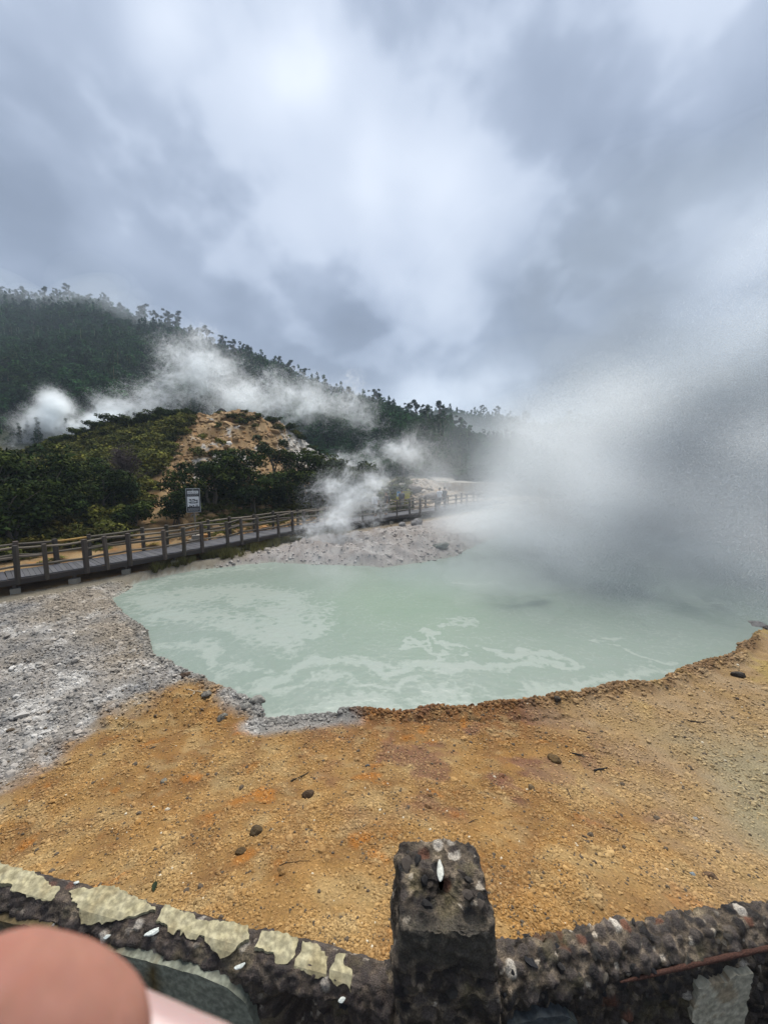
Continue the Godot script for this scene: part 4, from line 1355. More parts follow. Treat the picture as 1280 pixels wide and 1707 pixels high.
# surface nets over the field of tapered bones; keep(p) may cut it (returns a distance that is joined by maximum)
func net(bones: Array, cell: float, k: float, grow: float, keep: Callable, col: Color) -> ArrayMesh:
	var lo := Vector3.ONE * 1e6
	var hi := -lo
	for q in bones:
		for e in 2:
			var rr: float = q[2 + e] + grow + cell * 3.0
			lo = lo.min(q[e] - Vector3.ONE * rr)
			hi = hi.max(q[e] + Vector3.ONE * rr)
	var n := Vector3i(((hi - lo) / cell).ceil()) + Vector3i.ONE * 2
	var f := {}
	var sx := 1
	var sy := n.x
	var sz := n.x * n.y
	for q in bones:      # only the cells near each bone
		var rr: float = maxf(q[2], q[3]) + grow + cell * 2.5
		var steps := maxi(1, int((q[1] - q[0]).length() / (rr * 0.7)))
		for s in steps + 1:
			var c: Vector3 = q[0].lerp(q[1], float(s) / steps)
			var i0 := Vector3i(((c - Vector3.ONE * rr - lo) / cell).floor()).max(Vector3i.ZERO)
			var i1 := Vector3i(((c + Vector3.ONE * rr - lo) / cell).ceil()).min(n - Vector3i.ONE)
			for z in range(i0.z, i1.z + 1):
				for y in range(i0.y, i1.y + 1):
					for x in range(i0.x, i1.x + 1):
						var key := x + y * sy + z * sz
						if f.has(key): continue
						var p := lo + Vector3(x, y, z) * cell
						var d := sdf(p, bones, k) - grow
						d = maxf(d, keep.call(p))
						f[key] = d
	var vert := {}
	var v := PackedVector3Array()
	var nn := PackedVector3Array()
	var cc := PackedColorArray()
	var off := [0, sx, sy, sx + sy, sz, sx + sz, sy + sz, sx + sy + sz]
	var pos := []
	for c in 8: pos.append(Vector3(c & 1, (c >> 1) & 1, c >> 2))
	var edges := [[0, 1], [2, 3], [4, 5], [6, 7], [0, 2], [1, 3], [4, 6], [5, 7], [0, 4], [1, 5], [2, 6], [3, 7]]
	for key in f:
		var val := []
		var sign_in := 0
		var whole := true
		for c in 8:
			if not f.has(key + off[c]):
				whole = false
				break
			val.append(f[key + off[c]])
			if val[c] < 0.0: sign_in += 1
		if not whole or sign_in == 0 or sign_in == 8: continue
		var s := Vector3.ZERO
		var m := 0
		for e in edges:
			if (val[e[0]] < 0.0) != (val[e[1]] < 0.0):
				s += pos[e[0]].lerp(pos[e[1]], val[e[0]] / (val[e[0]] - val[e[1]]))
				m += 1
		var ix: int = key % n.x
		var iy: int = (key / sy) % n.y
		var iz: int = key / sz
		vert[key] = v.size()
		v.append(lo + (Vector3(ix, iy, iz) + s / m) * cell)
		nn.append(Vector3(val[1] + val[3] + val[5] + val[7] - val[0] - val[2] - val[4] - val[6], val[2] + val[3] + val[6] + val[7] - val[0] - val[1] - val[4] - val[5], val[4] + val[5] + val[6] + val[7] - val[0] - val[1] - val[2] - val[3]).normalized())
		cc.append(col)
	var idx := PackedInt32Array()
	for key in f:
		var a: float = f[key]
		for ax in 3:
			var d: int = [sx, sy, sz][ax]
			var e: int = [sy, sz, sx][ax]
			var g: int = [sz, sx, sy][ax]
			if not f.has(key + d): continue
			var b: float = f[key + d]
			if (a < 0.0) == (b < 0.0): continue
			if not (vert.has(key) and vert.has(key - e) and vert.has(key - g) and vert.has(key - e - g)): continue
			var q := [vert[key], vert[key - e], vert[key - e - g], vert[key - g]]
			if a < 0.0: idx.append_array(PackedInt32Array([q[0], q[2], q[1], q[0], q[3], q[2]]))
			else: idx.append_array(PackedInt32Array([q[0], q[1], q[2], q[0], q[2], q[3]]))
	var arr := []
	arr.resize(Mesh.ARRAY_MAX)
	arr[Mesh.ARRAY_VERTEX] = v
	arr[Mesh.ARRAY_NORMAL] = nn
	arr[Mesh.ARRAY_COLOR] = cc
	arr[Mesh.ARRAY_INDEX] = idx
	var mesh := ArrayMesh.new()
	mesh.add_surface_from_arrays(Mesh.PRIMITIVE_TRIANGLES, arr)
	return mesh

func walker(label: String, at: Vector3, turn: float, shirt: Color, trousers: Color, stride: float, bag: bool) -> void:
	var root := thing("person", label, "person", at, turn, "visitors on the boardwalk")
	var hip := 0.92
	var bones := [[Vector3(0, 1.0, 0), Vector3(0, 1.36, 0.0), 0.125, 0.145], [Vector3(-0.15, 1.38, 0), Vector3(0.15, 1.38, 0), 0.07, 0.07], [Vector3(0, 1.42, 0.01), Vector3(0, 1.52, 0.02), 0.055, 0.055], [Vector3(0, 1.60, 0.03), Vector3(0, 1.66, 0.02), 0.088, 0.098], [Vector3(0, 1.60, 0.11), Vector3(0, 1.61, 0.12), 0.02, 0.015]]
	for s in [-1.0, 1.0]:
		var k: float = s * stride
		bones.append([Vector3(s * 0.09, hip, 0), Vector3(s * 0.10, 0.50, k * 0.16 + 0.03), 0.095, 0.062])
		bones.append([Vector3(s * 0.10, 0.50, k * 0.16 + 0.03), Vector3(s * 0.10, 0.09, k * 0.26 - 0.04), 0.058, 0.038])
		bones.append([Vector3(s * 0.10, 0.05, k * 0.26 - 0.06), Vector3(s * 0.105, 0.04, k * 0.26 + 0.13), 0.045, 0.035])
		bones.append([Vector3(s * 0.185, 1.37, 0), Vector3(s * 0.225, 1.08, -k * 0.10 - 0.02), 0.052, 0.042])
		bones.append([Vector3(s * 0.225, 1.08, -k * 0.10 - 0.02), Vector3(s * 0.21, 0.86, -k * 0.18 + 0.10), 0.040, 0.030])
		bones.append([Vector3(s * 0.21, 0.86, -k * 0.18 + 0.10), Vector3(s * 0.205, 0.77, -k * 0.18 + 0.14), 0.034, 0.022])
	part("body", net(bones, 0.036, 0.04, 0.0, uncut, Color(0.27, 0.15, 0.09)), plain_mat, root)
	part("shirt", net(bones, 0.036, 0.05, 0.022, func(p: Vector3) -> float: return maxf(maxf(0.90 - p.y, p.y - 1.45), absf(p.x) - 0.30 if p.y > 1.2 else absf(p.x) - 0.19), shirt), plain_mat, root)
	part("trousers", net(bones, 0.036, 0.04, 0.016, func(p: Vector3) -> float: return maxf(maxf(0.14 - p.y, p.y - 0.95), absf(p.x) - 0.175), trousers), plain_mat, root)
	part("hair", net([bones[3]], 0.028, 0.01, 0.014, func(p: Vector3) -> float: return maxf(1.60 - p.y, (p.z - 0.05) * 0.7 - (p.y - 1.66)), Color(0.015, 0.012, 0.01)), plain_mat, root)
	if bag:
		part("backpack", net([[Vector3(-0.05, 1.12, -0.19), Vector3(-0.05, 1.32, -0.18), 0.11, 0.10], [Vector3(0.06, 1.12, -0.19), Vector3(0.06, 1.32, -0.18), 0.11, 0.10]], 0.03, 0.05, 0.0, uncut, Color(0.02, 0.02, 0.025)), plain_mat, root)

func build_people() -> void:
	var p := along(32.6, -0.7)
	walker("person in a white shirt and dark trousers at the far end of the boardwalk", Vector3(p.x, DECK_Y, p.y), 2.6, Color(0.62, 0.62, 0.63), Color(0.05, 0.05, 0.06), 0.7, false)
	p = along(33.6, -0.9)
	walker("person in dark clothes with a backpack behind the one in white", Vector3(p.x, DECK_Y, p.y), 2.4, Color(0.05, 0.05, 0.055), Color(0.07, 0.06, 0.055), 0.5, true)
	p = along(24.9, -0.75)
	walker("person in pale clothes half hidden by steam on the boardwalk", Vector3(p.x, DECK_Y, p.y), -0.6, Color(0.50, 0.50, 0.50), Color(0.36, 0.35, 0.33), 0.8, false)
	p = along(26.2, -0.95)
	walker("person in a brown jacket leaning at the hill side railing", Vector3(p.x, DECK_Y, p.y), -1.2, Color(0.075, 0.055, 0.04), Color(0.05, 0.05, 0.05), 0.2, true)
	p = along(29.3, -2.1)
	walker("person in black and white beside the information board", Vector3(p.x, land(p.x, p.y), p.y), 2.9, Color(0.10, 0.10, 0.11), Color(0.30, 0.29, 0.28), 0.4, false)

func uncut(_p: Vector3) -> float:
	return -1e6

# ------------------------------------------------------------------ rocks and litter on the ground
func stone(label: String, category: String, x: float, z: float, size: float, c: Color, seed_at: int, flat := 1.0, called := "stone", group := "") -> void:
	var st := SurfaceTool.new()
	st.append_from(boulder(seed_at, c), 0, Transform3D(Basis().scaled(Vector3(size, size * flat, size)), Vector3.ZERO))
	var o := part(called, st.commit(), grit_mat if size > 0.02 else plain_mat, self)
	o.position = Vector3(x, land(x, z) + size * flat * 0.3, z)
	tag(o, label, category, group)

func boulder(seed_at: int, c: Color) -> ArrayMesh:
	# a worn rock of radius about 1 from a finely divided sphere, with facets and pits
	var r := RandomNumberGenerator.new()
	r.seed = seed_at
	var cuts := []
	for k in 16: cuts.append([ball_dir(r), r.randf_range(0.58, 0.9)])
	var ni := 28
	var nj := 18
	var pts := PackedVector3Array()
	var cols := PackedColorArray()
	var sq := Vector3(r.randf_range(0.8, 1.25), 0.75, r.randf_range(0.8, 1.2))
	for j in nj:
		for i in ni:
			var a := TAU * i / ni
			var e := PI * (j / float(nj - 1) - 0.5)
			var d := Vector3(cos(a) * cos(e), -sin(e), sin(a) * cos(e))
			var l := 1.0
			for q in cuts:
				var g: float = d.dot(q[0])
				if g > 0.05: l = smin(l, q[1] / g, 0.025)
			l += noise_mid.get_noise_3d(d.x * 3.0 + seed_at * 7.0, d.y * 3.0, d.z * 3.0) * 0.12
			pts.append(d * l * sq)
			cols.append(c * (1.0 + noise_mid.get_noise_3d(d.x * 5.0, d.y * 5.0 + seed_at, d.z * 5.0) * 0.9))
	return grid_mesh(pts, cols, ni, nj, true)

func stick(label: String, x: float, z: float, length: float, turn: float, thick: float, c: Color, seed_at: int, category := "twig", called := "twig") -> void:
	var r := RandomNumberGenerator.new()
	r.seed = seed_at
	var b := Build.new()
	b.col = c
	var d := Vector3(cos(turn), 0, sin(turn))
	var o := Vector3(x, land(x, z), z)
	var pts := []
	var rad := []
	for k in 6:
		var t := k / 5.0
		var p := d * length * (t - 0.5) + Vector3(r.randfn(), 0, r.randfn()) * length * 0.03
		pts.append(Vector3(p.x, land(x + p.x, z + p.z) + thick * 0.9 - o.y + 0.004, p.z))
		rad.append(thick * (1.0 - 0.5 * t))
	b.tube(pts, rad, 6)
	b.tube([pts[2], pts[2].lerp(pts[4], 0.6) + Vector3(-d.z, 0.1, d.x) * length * 0.18], [thick * 0.6, thick * 0.25], 5)
	var m := part(called, b.mesh(), bark_mat, self)
	m.position = o
	tag(m, label, category)

func fallen_leaf(label: String, x: float, z: float, size: float, c: Color, turn: float) -> void:
	var b := Build.new()
	b.col = c
	var d := Vector3(cos(turn), 0, sin(turn)) * size
	var s := Vector3(-d.z, 0, d.x) * 0.42
	for g in [-1.0, 1.0]:
		b.tri(-d, d * -0.3 + s * g + Vector3.UP * size * 0.18, Vector3(0, 0.0, 0))
		b.tri(Vector3.ZERO, d * -0.3 + s * g + Vector3.UP * size * 0.18, d * 0.4 + s * g * 0.8 + Vector3.UP * size * 0.2)
		b.tri(Vector3.ZERO, d * 0.4 + s * g * 0.8 + Vector3.UP * size * 0.2, d + Vector3.UP * size * 0.1)
	b.tube([d * -1.4, -d], [size * 0.04, size * 0.04], 4)
	var m := part("fallen_leaf", b.mesh(), leaf_mat, self)
	m.position = Vector3(x, land(x, z) + 0.012, z)
	tag(m, label, "leaf")

func build_litter() -> void:
	var dark := Color(0.033, 0.027, 0.022)
	stone("black clinker lump at the left edge of the gravel, above the fence", "stone", -3.35, -3.35, 0.075, Color(0.060, 0.046, 0.032), 1, 0.55)
	stone("larger mossy brown stone left of the concrete post", "stone", -1.25, -3.47, 0.07, Color(0.090, 0.060, 0.027), 2, 0.7)
	stone("small brown stone just below the mossy brown stone", "stone", -1.30, -3.22, 0.042, Color(0.114, 0.072, 0.030), 3, 0.7)
	stone("brown rock resting against the right wall beside the yellow flower", "stone", 1.60, -2.33, 0.062, Color(0.102, 0.066, 0.033), 4, 0.9)
	stone("flat brown slab in the middle of the right shore", "stone", 2.46, -5.28, 0.12, Color(0.156, 0.096, 0.036), 5, 0.45)
	stone("rounded tan stone in the middle of the gravel right of the post", "stone", 1.78, -4.39, 0.06, Color(0.162, 0.108, 0.054), 7, 0.6)
	stone("dark stone on the orange rim of the near shore", "stone", 3.15, -6.80, 0.10, Color(0.060, 0.046, 0.032), 8, 0.7)
	stone("dark wedge-shaped stone near the right end of the shore", "stone", 7.30, -7.80, 0.16, Color(0.060, 0.046, 0.032), 9, 0.45)
	stone("brown stone standing on the rim where the right shore bends", "stone", 5.50, -7.55, 0.13, Color(0.132, 0.072, 0.036), 10, 0.6)
	stone("grey stone poking out of the water near the right shore", "stone", 5.35, -8.0, 0.06, Color(0.060, 0.060, 0.060), 11, 0.8)
	stone("pale angular stone on the point of orange ground by the water", "stone", -3.32, -7.02, 0.13, Color(0.264, 0.240, 0.198), 12, 0.6)
	stone("grey flat stone at the neck of the small gravel spit", "stone", -2.79, -6.41, 0.11, Color(0.216, 0.198, 0.162), 13, 0.5)
	stone("rust-brown stone capping the grey bank above the water", "stone", -4.05, -7.72, 0.14, Color(0.096, 0.060, 0.036), 14, 0.5)
	stone("craggy grey lump at the tip of the spit", "stone", -2.30, -6.85, 0.13, Color(0.30, 0.285, 0.25), 15, 0.9)
	stone("second craggy grey lump just behind the tip of the spit", "stone", -2.45, -6.66, 0.11, Color(0.31, 0.295, 0.26), 16, 0.8)
	stone("small white pebble right of the post", "pebble", 3.71, -4.28, 0.032, Color(0.360, 0.348, 0.318), 17, 0.7)
	stone("bluish white pebble near the right wall", "pebble", 2.88, -3.29, 0.026, Color(0.276, 0.324, 0.348), 18, 0.6)
	stone("reddish flat stone beside the bluish pebble", "stone", 3.02, -3.27, 0.065, Color(0.192, 0.114, 0.060), 19, 0.35)
	stone("grey pebble above the middle of the orange gravel", "pebble", -0.22, -4.83, 0.036, Color(0.120, 0.120, 0.114), 20, 0.7)
	stone("whitish pebble in the upper left of the orange gravel", "pebble", -2.89, -4.79, 0.045, Color(0.270, 0.240, 0.180), 21, 0.6)
	stone("rotten dark brown stone on the left half of the orange gravel", "stone", -0.87, -4.18, 0.07, Color(0.078, 0.045, 0.021), 22, 0.6)
	# grey knobs on the right point of the shore
	stone("grey knob of rock at the right point of the shore, in the steam", "rock", 9.9, -10.55, 0.32, Color(0.180, 0.174, 0.168), 31, 0.8, "rock")
	stone("larger grey rock behind the knob at the right point", "rock", 10.9, -11.2, 0.36, Color(0.198, 0.186, 0.174), 32, 0.8, "rock")
	stone("small dark rock on the right point of the shore", "rock", 10.15, -10.1, 0.13, Color(0.078, 0.066, 0.060), 33, 0.7, "rock")
	# boulders by the far boardwalk
	stone("white boulder on the far shelf below the boardwalk", "boulder", 1.25, -27.1, 0.36, Color(0.336, 0.324, 0.312), 34, 0.8, "boulder")
	stone("bigger grey boulder right of the white one below the boardwalk", "boulder", 2.35, -28.0, 0.55, Color(0.264, 0.252, 0.246), 35, 0.8, "boulder")
	stone("hollowed green-grey rock at the edge of the far shelf", "boulder", 3.0, -20.3, 0.5, Color(0.240, 0.252, 0.216), 36, 0.6, "boulder")
	stone("pale rock outcrop left of the information board", "boulder", -0.2, -39.5, 1.0, Color(0.300, 0.282, 0.252), 37, 0.8, "boulder")
	stone("brown rock outcrop behind the information board", "boulder", 3.4, -43.5, 1.25, Color(0.240, 0.198, 0.162), 38, 0.7, "boulder")
	stone("pale layered outcrop right of the information board", "boulder", 5.0, -41.0, 1.1, Color(0.300, 0.264, 0.234), 39, 0.6, "boulder")
	stone("rounded rock on top of the pale slope", "boulder", 2.0, -46.5, 0.9, Color(0.252, 0.228, 0.198), 40, 0.8, "boulder")
	stone("dark boulder on the very top of the orange mound", "boulder", -16.9, -42.6, 0.5, Color(0.030, 0.027, 0.027), 41, 1.2, "boulder")
	stone("low dark rock on top of the mound, right of the dark boulder", "boulder", -14.6, -42.8, 0.45, Color(0.054, 0.036, 0.024), 42, 0.6, "boulder")
	stick("thin pale stick lying on the orange point by the water", -3.60, -7.14, 0.5, 0.35, 0.011, Color(0.372, 0.312, 0.216), 1)
	stick("long thin twig on the gravel just left of the post", -0.73, -2.97, 0.27, -0.2, 0.0035, Color(0.060, 0.036, 0.018), 2)
	stick("thin twig on the gravel above the left fence", -2.57, -3.12, 0.2, 0.15, 0.003, Color(0.084, 0.048, 0.024), 3)
	stick("dark curved strip of bark left of the middle", -1.07, -4.63, 0.26, -0.75, 0.010, Color(0.018, 0.016, 0.014), 4)
	stick("black stick by the flat brown slab", 3.03, -5.12, 0.26, -0.35, 0.014, Color(0.013, 0.012, 0.012), 5)
	stick("short black stick above the flat brown slab", 2.85, -5.40, 0.17, 0.35, 0.013, Color(0.013, 0.012, 0.012), 6)
	stick("upright-looking dark twig in the middle of the right gravel", 2.23, -4.34, 0.26, 1.75, 0.005, Color(0.021, 0.018, 0.017), 7)
	stick("short twig lying right above the post", 0.89, -3.58, 0.15, -0.8, 0.004, Color(0.030, 0.021, 0.018), 8)
	stick("long thin twig right of the middle", 2.51, -3.75, 0.42, 0.25, 0.004, Color(0.048, 0.030, 0.018), 9)
	stick("dark stick on the far right slope", 5.3, -6.3, 0.3, 0.1, 0.012, Color(0.024, 0.021, 0.018), 10)
	stick("twig on the slope below the shore's crack", 3.3, -6.0, 0.3, 0.2, 0.008, Color(0.036, 0.024, 0.018), 11)
	fallen_leaf("small yellow leaf on the gravel by the left fence", -2.66, -2.94, 0.035, Color(0.432, 0.300, 0.018), 0.2)
	fallen_leaf("dark green leaf on the gravel left of the post", -1.92, -2.94, 0.05, Color(0.021, 0.030, 0.018), 1.2)
	var fl := thing("yellow_flower", "small bright yellow flower lying beside the brown rock", "flower", Vector3(1.73, land(1.73, -2.32) + 0.015, -2.32))
	for k in 5:
		var b := Build.new()
		b.col = Color(0.516, 0.468, 0.012)
		var a := TAU * k / 5.0
		var d := Vector3(cos(a), 0.5, sin(a)) * 0.026
		var s := Vector3(-sin(a), 0, cos(a)) * 0.014
		b.quad(Vector3.ZERO, d * 0.6 + s, d, d * 0.6 - s)
		part("petal", b.mesh(), leaf_mat, fl)
	# two small block-like fittings at the water's edge
	for k in 2:
		var at: Vector2 = [Vector2(-1.46, -6.56), Vector2(-0.17, -6.82)][k]
		var bx := thing("concrete_block", ["tilted dark grey block at the tip of the gravel spit", "small pale grey hollow block standing in the shallows by the orange rim"][k], "block", Vector3(at.x, maxf(land(at.x, at.y), 0.0) + 0.04, at.y), [0.3, -0.1][k])
		var b := Build.new()
		b.col = Color(0.096, 0.102, 0.108) if k == 0 else Color(0.204, 0.222, 0.216)
		for e in [[Vector3(0, 0.065, 0), Vector3(0.13, 0.02, 0.09)], [Vector3(0, 0.0, 0), Vector3(0.13, 0.02, 0.09)], [Vector3(-0.055, 0.033, 0), Vector3(0.02, 0.046, 0.088)], [Vector3(0.055, 0.033, 0), Vector3(0.02, 0.046, 0.088)], [Vector3(0, 0.033, -0.03), Vector3(0.09, 0.046, 0.02)]]:
			b.box(e[0], e[1])
		part("shell", b.mesh(), grit_mat, bx)
		b = Build.new()
		b.col = Color(0.030, 0.033, 0.036)
		b.box(Vector3(0, 0.033, 0.0), Vector3(0.088, 0.044, 0.035))
		part("core", b.mesh(), plain_mat, bx)
	# the dead tree by the information board
	var dead := thing("dead_tree", "small twisted dead tree beside the information board", "tree", Vector3(0.72, land(0.72, -38.0), -38.0))
	var tw := Build.new()
	tw.col = Color(0.030, 0.025, 0.022)
	tw.tube([Vector3(0, -0.3, 0), Vector3(0.1, 0.5, 0), Vector3(-0.12, 1.0, 0), Vector3(0.05, 1.5, 0)], [0.09, 0.075, 0.06, 0.03])
	part("trunk", tw.mesh(), bark_mat, dead)
	for q in [[Vector3(-0.12, 1.0, 0), Vector3(-0.4, 1.45, 0.1)], [Vector3(0.05, 1.5, 0), Vector3(0.45, 1.75, 0)], [Vector3(0.05, 1.5, 0), Vector3(-0.15, 1.85, 0.1)], [Vector3(0.1, 0.5, 0), Vector3(0.4, 0.9, 0)]]:
		tw = Build.new()
		tw.col = Color(0.030, 0.025, 0.022)
		tw.tube([q[0], q[0].lerp(q[1], 0.5) + Vector3(0, 0.06, 0.04), q[1]], [0.04, 0.03, 0.012], 5)
		part("branch", tw.mesh(), bark_mat, dead)

# ------------------------------------------------------------------ the broken fence in front
const WALL_Y := 3.8
var wall_profile := [Vector2(0.0, -0.9), Vector2(0.0, -0.30), Vector2(0.0, -0.012), Vector2(0.012, 0.0), Vector2(0.045, 0.0), Vector2(0.068, -0.022), Vector2(0.068, -0.26), Vector2(0.068, -0.9)]   # (towards the viewer, up)

func wall_frame(side: float) -> Transform3D:      # x runs away from the post along the wall, z towards the viewer
	var slope := 0.203 if side < 0 else -0.13
	var x := Vector3(1, 0, slope).normalized()
	return Transform3D(Basis(x, Vector3.UP, x.cross(Vector3.UP)), Vector3(0, WALL_Y, -0.63))

func crag(p: Vector3, amp: float) -> float:
	var c := noise_cell.get_noise_3d(p.x, p.y, p.z) + 1.0           # small inside a pebble
	var lump := smoothstep(0.72, 0.25, c)
	var small := smoothstep(0.8, 0.2, noise_cell.get_noise_3d(p.x * 2.3 + 3.0, p.y * 2.3, p.z * 2.3) + 1.0)
	return amp * (lump * 0.6 + small * 0.38 - 0.3 + noise_mid.get_noise_3d(p.x * 22.0, p.y * 22.0, p.z * 22.0) * 1.1 + noise_fine.get_noise_3d(p.x * 9.0, p.y * 9.0, p.z * 9.0) * 0.9 + noise_fine.get_noise_3d(p.x * 30.0, p.y * 30.0, p.z * 30.0) * 0.35)

func crag_color(p: Vector3, light: float) -> Color:
	var v := noise_cell_value.get_noise_3d(p.x, p.y, p.z)
	var n := noise_fine.get_noise_3d(p.x * 7.0 + 3.0, p.y * 7.0, p.z * 7.0)
	var m := noise_fine.get_noise_3d(p.x * 3.0, p.y * 3.0 + 8.0, p.z * 3.0)
	var inside := smoothstep(0.62, 0.4, noise_cell.get_noise_3d(p.x, p.y, p.z) + 1.0)
	var mortar := mixc(Color(0.030, 0.025, 0.020), Color(0.105, 0.088, 0.066), n * 1.3 + 0.4)
	var peb := mixc(Color(0.010, 0.010, 0.011), Color(0.062, 0.054, 0.048), v * 0.5 + 0.5)
	var v2 := noise_cell_value.get_noise_3d(p.x * 2.3 + 3.0, p.y * 2.3, p.z * 2.3)
	if v2 > 0.93: mortar = Color(0.26, 0.24, 0.20)
	elif v2 > 0.4: mortar = mortar * 1.5
	elif v2 < -0.5: mortar = mortar * 0.5
	if v > 0.95: peb = Color(0.28, 0.27, 0.24)
	elif v < -0.97: peb = Color(0.09, 0.045, 0.03)
	var c := mixc(mortar, peb, inside)
	c = mixc(c, Color(0.135, 0.12, 0.055), smoothstep(0.18, 0.5, m + n * 0.3) * 0.3)
	return Color(c.r * 1.08, c.g, c.b * 0.94) * light * 1.75 * (1.0 + n * 0.5)

func sample_profile(pr: Array, step: float) -> Array:
	var out := []
	for k in pr.size() - 1:
		var l: float = pr[k].distance_to(pr[k + 1])
		var n := maxi(1, int(l / (step if l < 0.27 else 0.05)))
		for e in n: out.append(pr[k].lerp(pr[k + 1], float(e) / n))
	out.append(pr[-1])
	return out

func skin(base: PackedVector3Array, ni: int, nj: int, wrap: bool, amp: Callable, tone: Callable) -> ArrayMesh:
	# push a smooth sheet out along its normals into rough conglomerate
	var pts := base.duplicate()
	var cols := PackedColorArray()
	cols.resize(base.size())
	for j in nj:
		for i in ni:
			var k := j * ni + i
			var l := base[j * ni + ((i - 1 + ni) % ni if wrap else maxi(i - 1, 0))]
			var r := base[j * ni + ((i + 1) % ni if wrap else mini(i + 1, ni - 1))]
			var u := base[maxi(j - 1, 0) * ni + i]
			var d := base[mini(j + 1, nj - 1) * ni + i]
			var nn := (d - u).cross(r - l)
			if nn.length_squared() < 1e-14: nn = Vector3.UP
			pts[k] = base[k] + nn.normalized() * amp.call(base[k])
			cols[k] = tone.call(base[k])
	return grid_mesh(pts, cols, ni, nj, wrap)

func outline(r: RandomNumberGenerator, corners: Array, jag: float, step := 0.006) -> PackedVector2Array:
	# a torn edge between the corners given
	var p := PackedVector2Array()
	for k in corners.size():
		var a: Vector2 = corners[k]
		var b: Vector2 = corners[(k + 1) % corners.size()]
		var n := maxi(2, int(a.distance_to(b) / step))
		var off := 0.0
		for e in n:
			off = off * 0.6 + r.randfn() * jag
			var t := (b - a).normalized()
			p.append(a.lerp(b, float(e) / n) + Vector2(-t.y, t.x) * off + t * r.randfn() * jag * 0.4)
	return p

func flake(poly: PackedVector2Array, place: Callable, thick: float, tone: Callable, worn := 9.0) -> ArrayMesh:
	# a thin plate with an outline; place(v, h) puts a point of it h above the wall
	var b := Build.new()
	var inner := PackedVector2Array()
	var box := Rect2(poly[0], Vector2.ZERO)
	for q in poly: box = box.expand(q)
	# cut into small tiles so that it can follow the wall and carry stains
	var st := maxf(0.0035 if worn < 1.0 else 0.007, maxf(box.size.x, box.size.y) / 60.0)
	var nx := int(box.size.x / st) + 1
	var ny := int(box.size.y / st) + 1
	for i in nx:
		for j in ny:
			var o := box.position + Vector2(i, j) * st
			if noise_fine.get_noise_2d(o.x * 16.0 + 70.0, o.y * 16.0) + noise_fine.get_noise_2d(o.x * 50.0, o.y * 50.0) * 0.35 > worn: continue
			var tile := PackedVector2Array([o, o + Vector2(st, 0), o + Vector2(st, st), o + Vector2(0, st)])
			for piece in Geometry2D.intersect_polygons(tile, poly):
				for k in range(1, piece.size() - 1):
					var s := b.v.size()
					for e in [0, k, k + 1]:
						b.v.append(place.call(piece[e], thick))
						b.c.append(tone.call(piece[e]))
					var nn := (b.v[s + 1] - b.v[s]).cross(b.v[s + 2] - b.v[s]).normalized()
					var want: Vector3 = place.call(piece[0], thick + 0.01) - b.v[s]
					var flip := nn.dot(want) < 0.0
					if flip: nn = -nn
					for e in 3: b.n.append(nn)
					b.i.append_array(PackedInt32Array([s, s + 1, s + 2] if flip else [s, s + 2, s + 1]))
	for k in poly.size():
		var a := poly[k]
		var c := poly[(k + 1) % poly.size()]
		b.col = tone.call(a)
		b.quad(place.call(a, thick), place.call(c, thick), place.call(c, -0.012), place.call(a, -0.012))
	return b.mesh()

func on_top(v: Vector2, h: float) -> Vector3:      # wall-local: v.x along, v.y back to front over the top and the bevelled edge
	if v.y < 0.045: return Vector3(v.x, h, v.y)
	var t := v.y - 0.045
	var d := Vector2(0.023, -0.022).normalized()
	return Vector3(v.x, d.y * t + h * 0.72, 0.045 + d.x * t + h * 0.69)

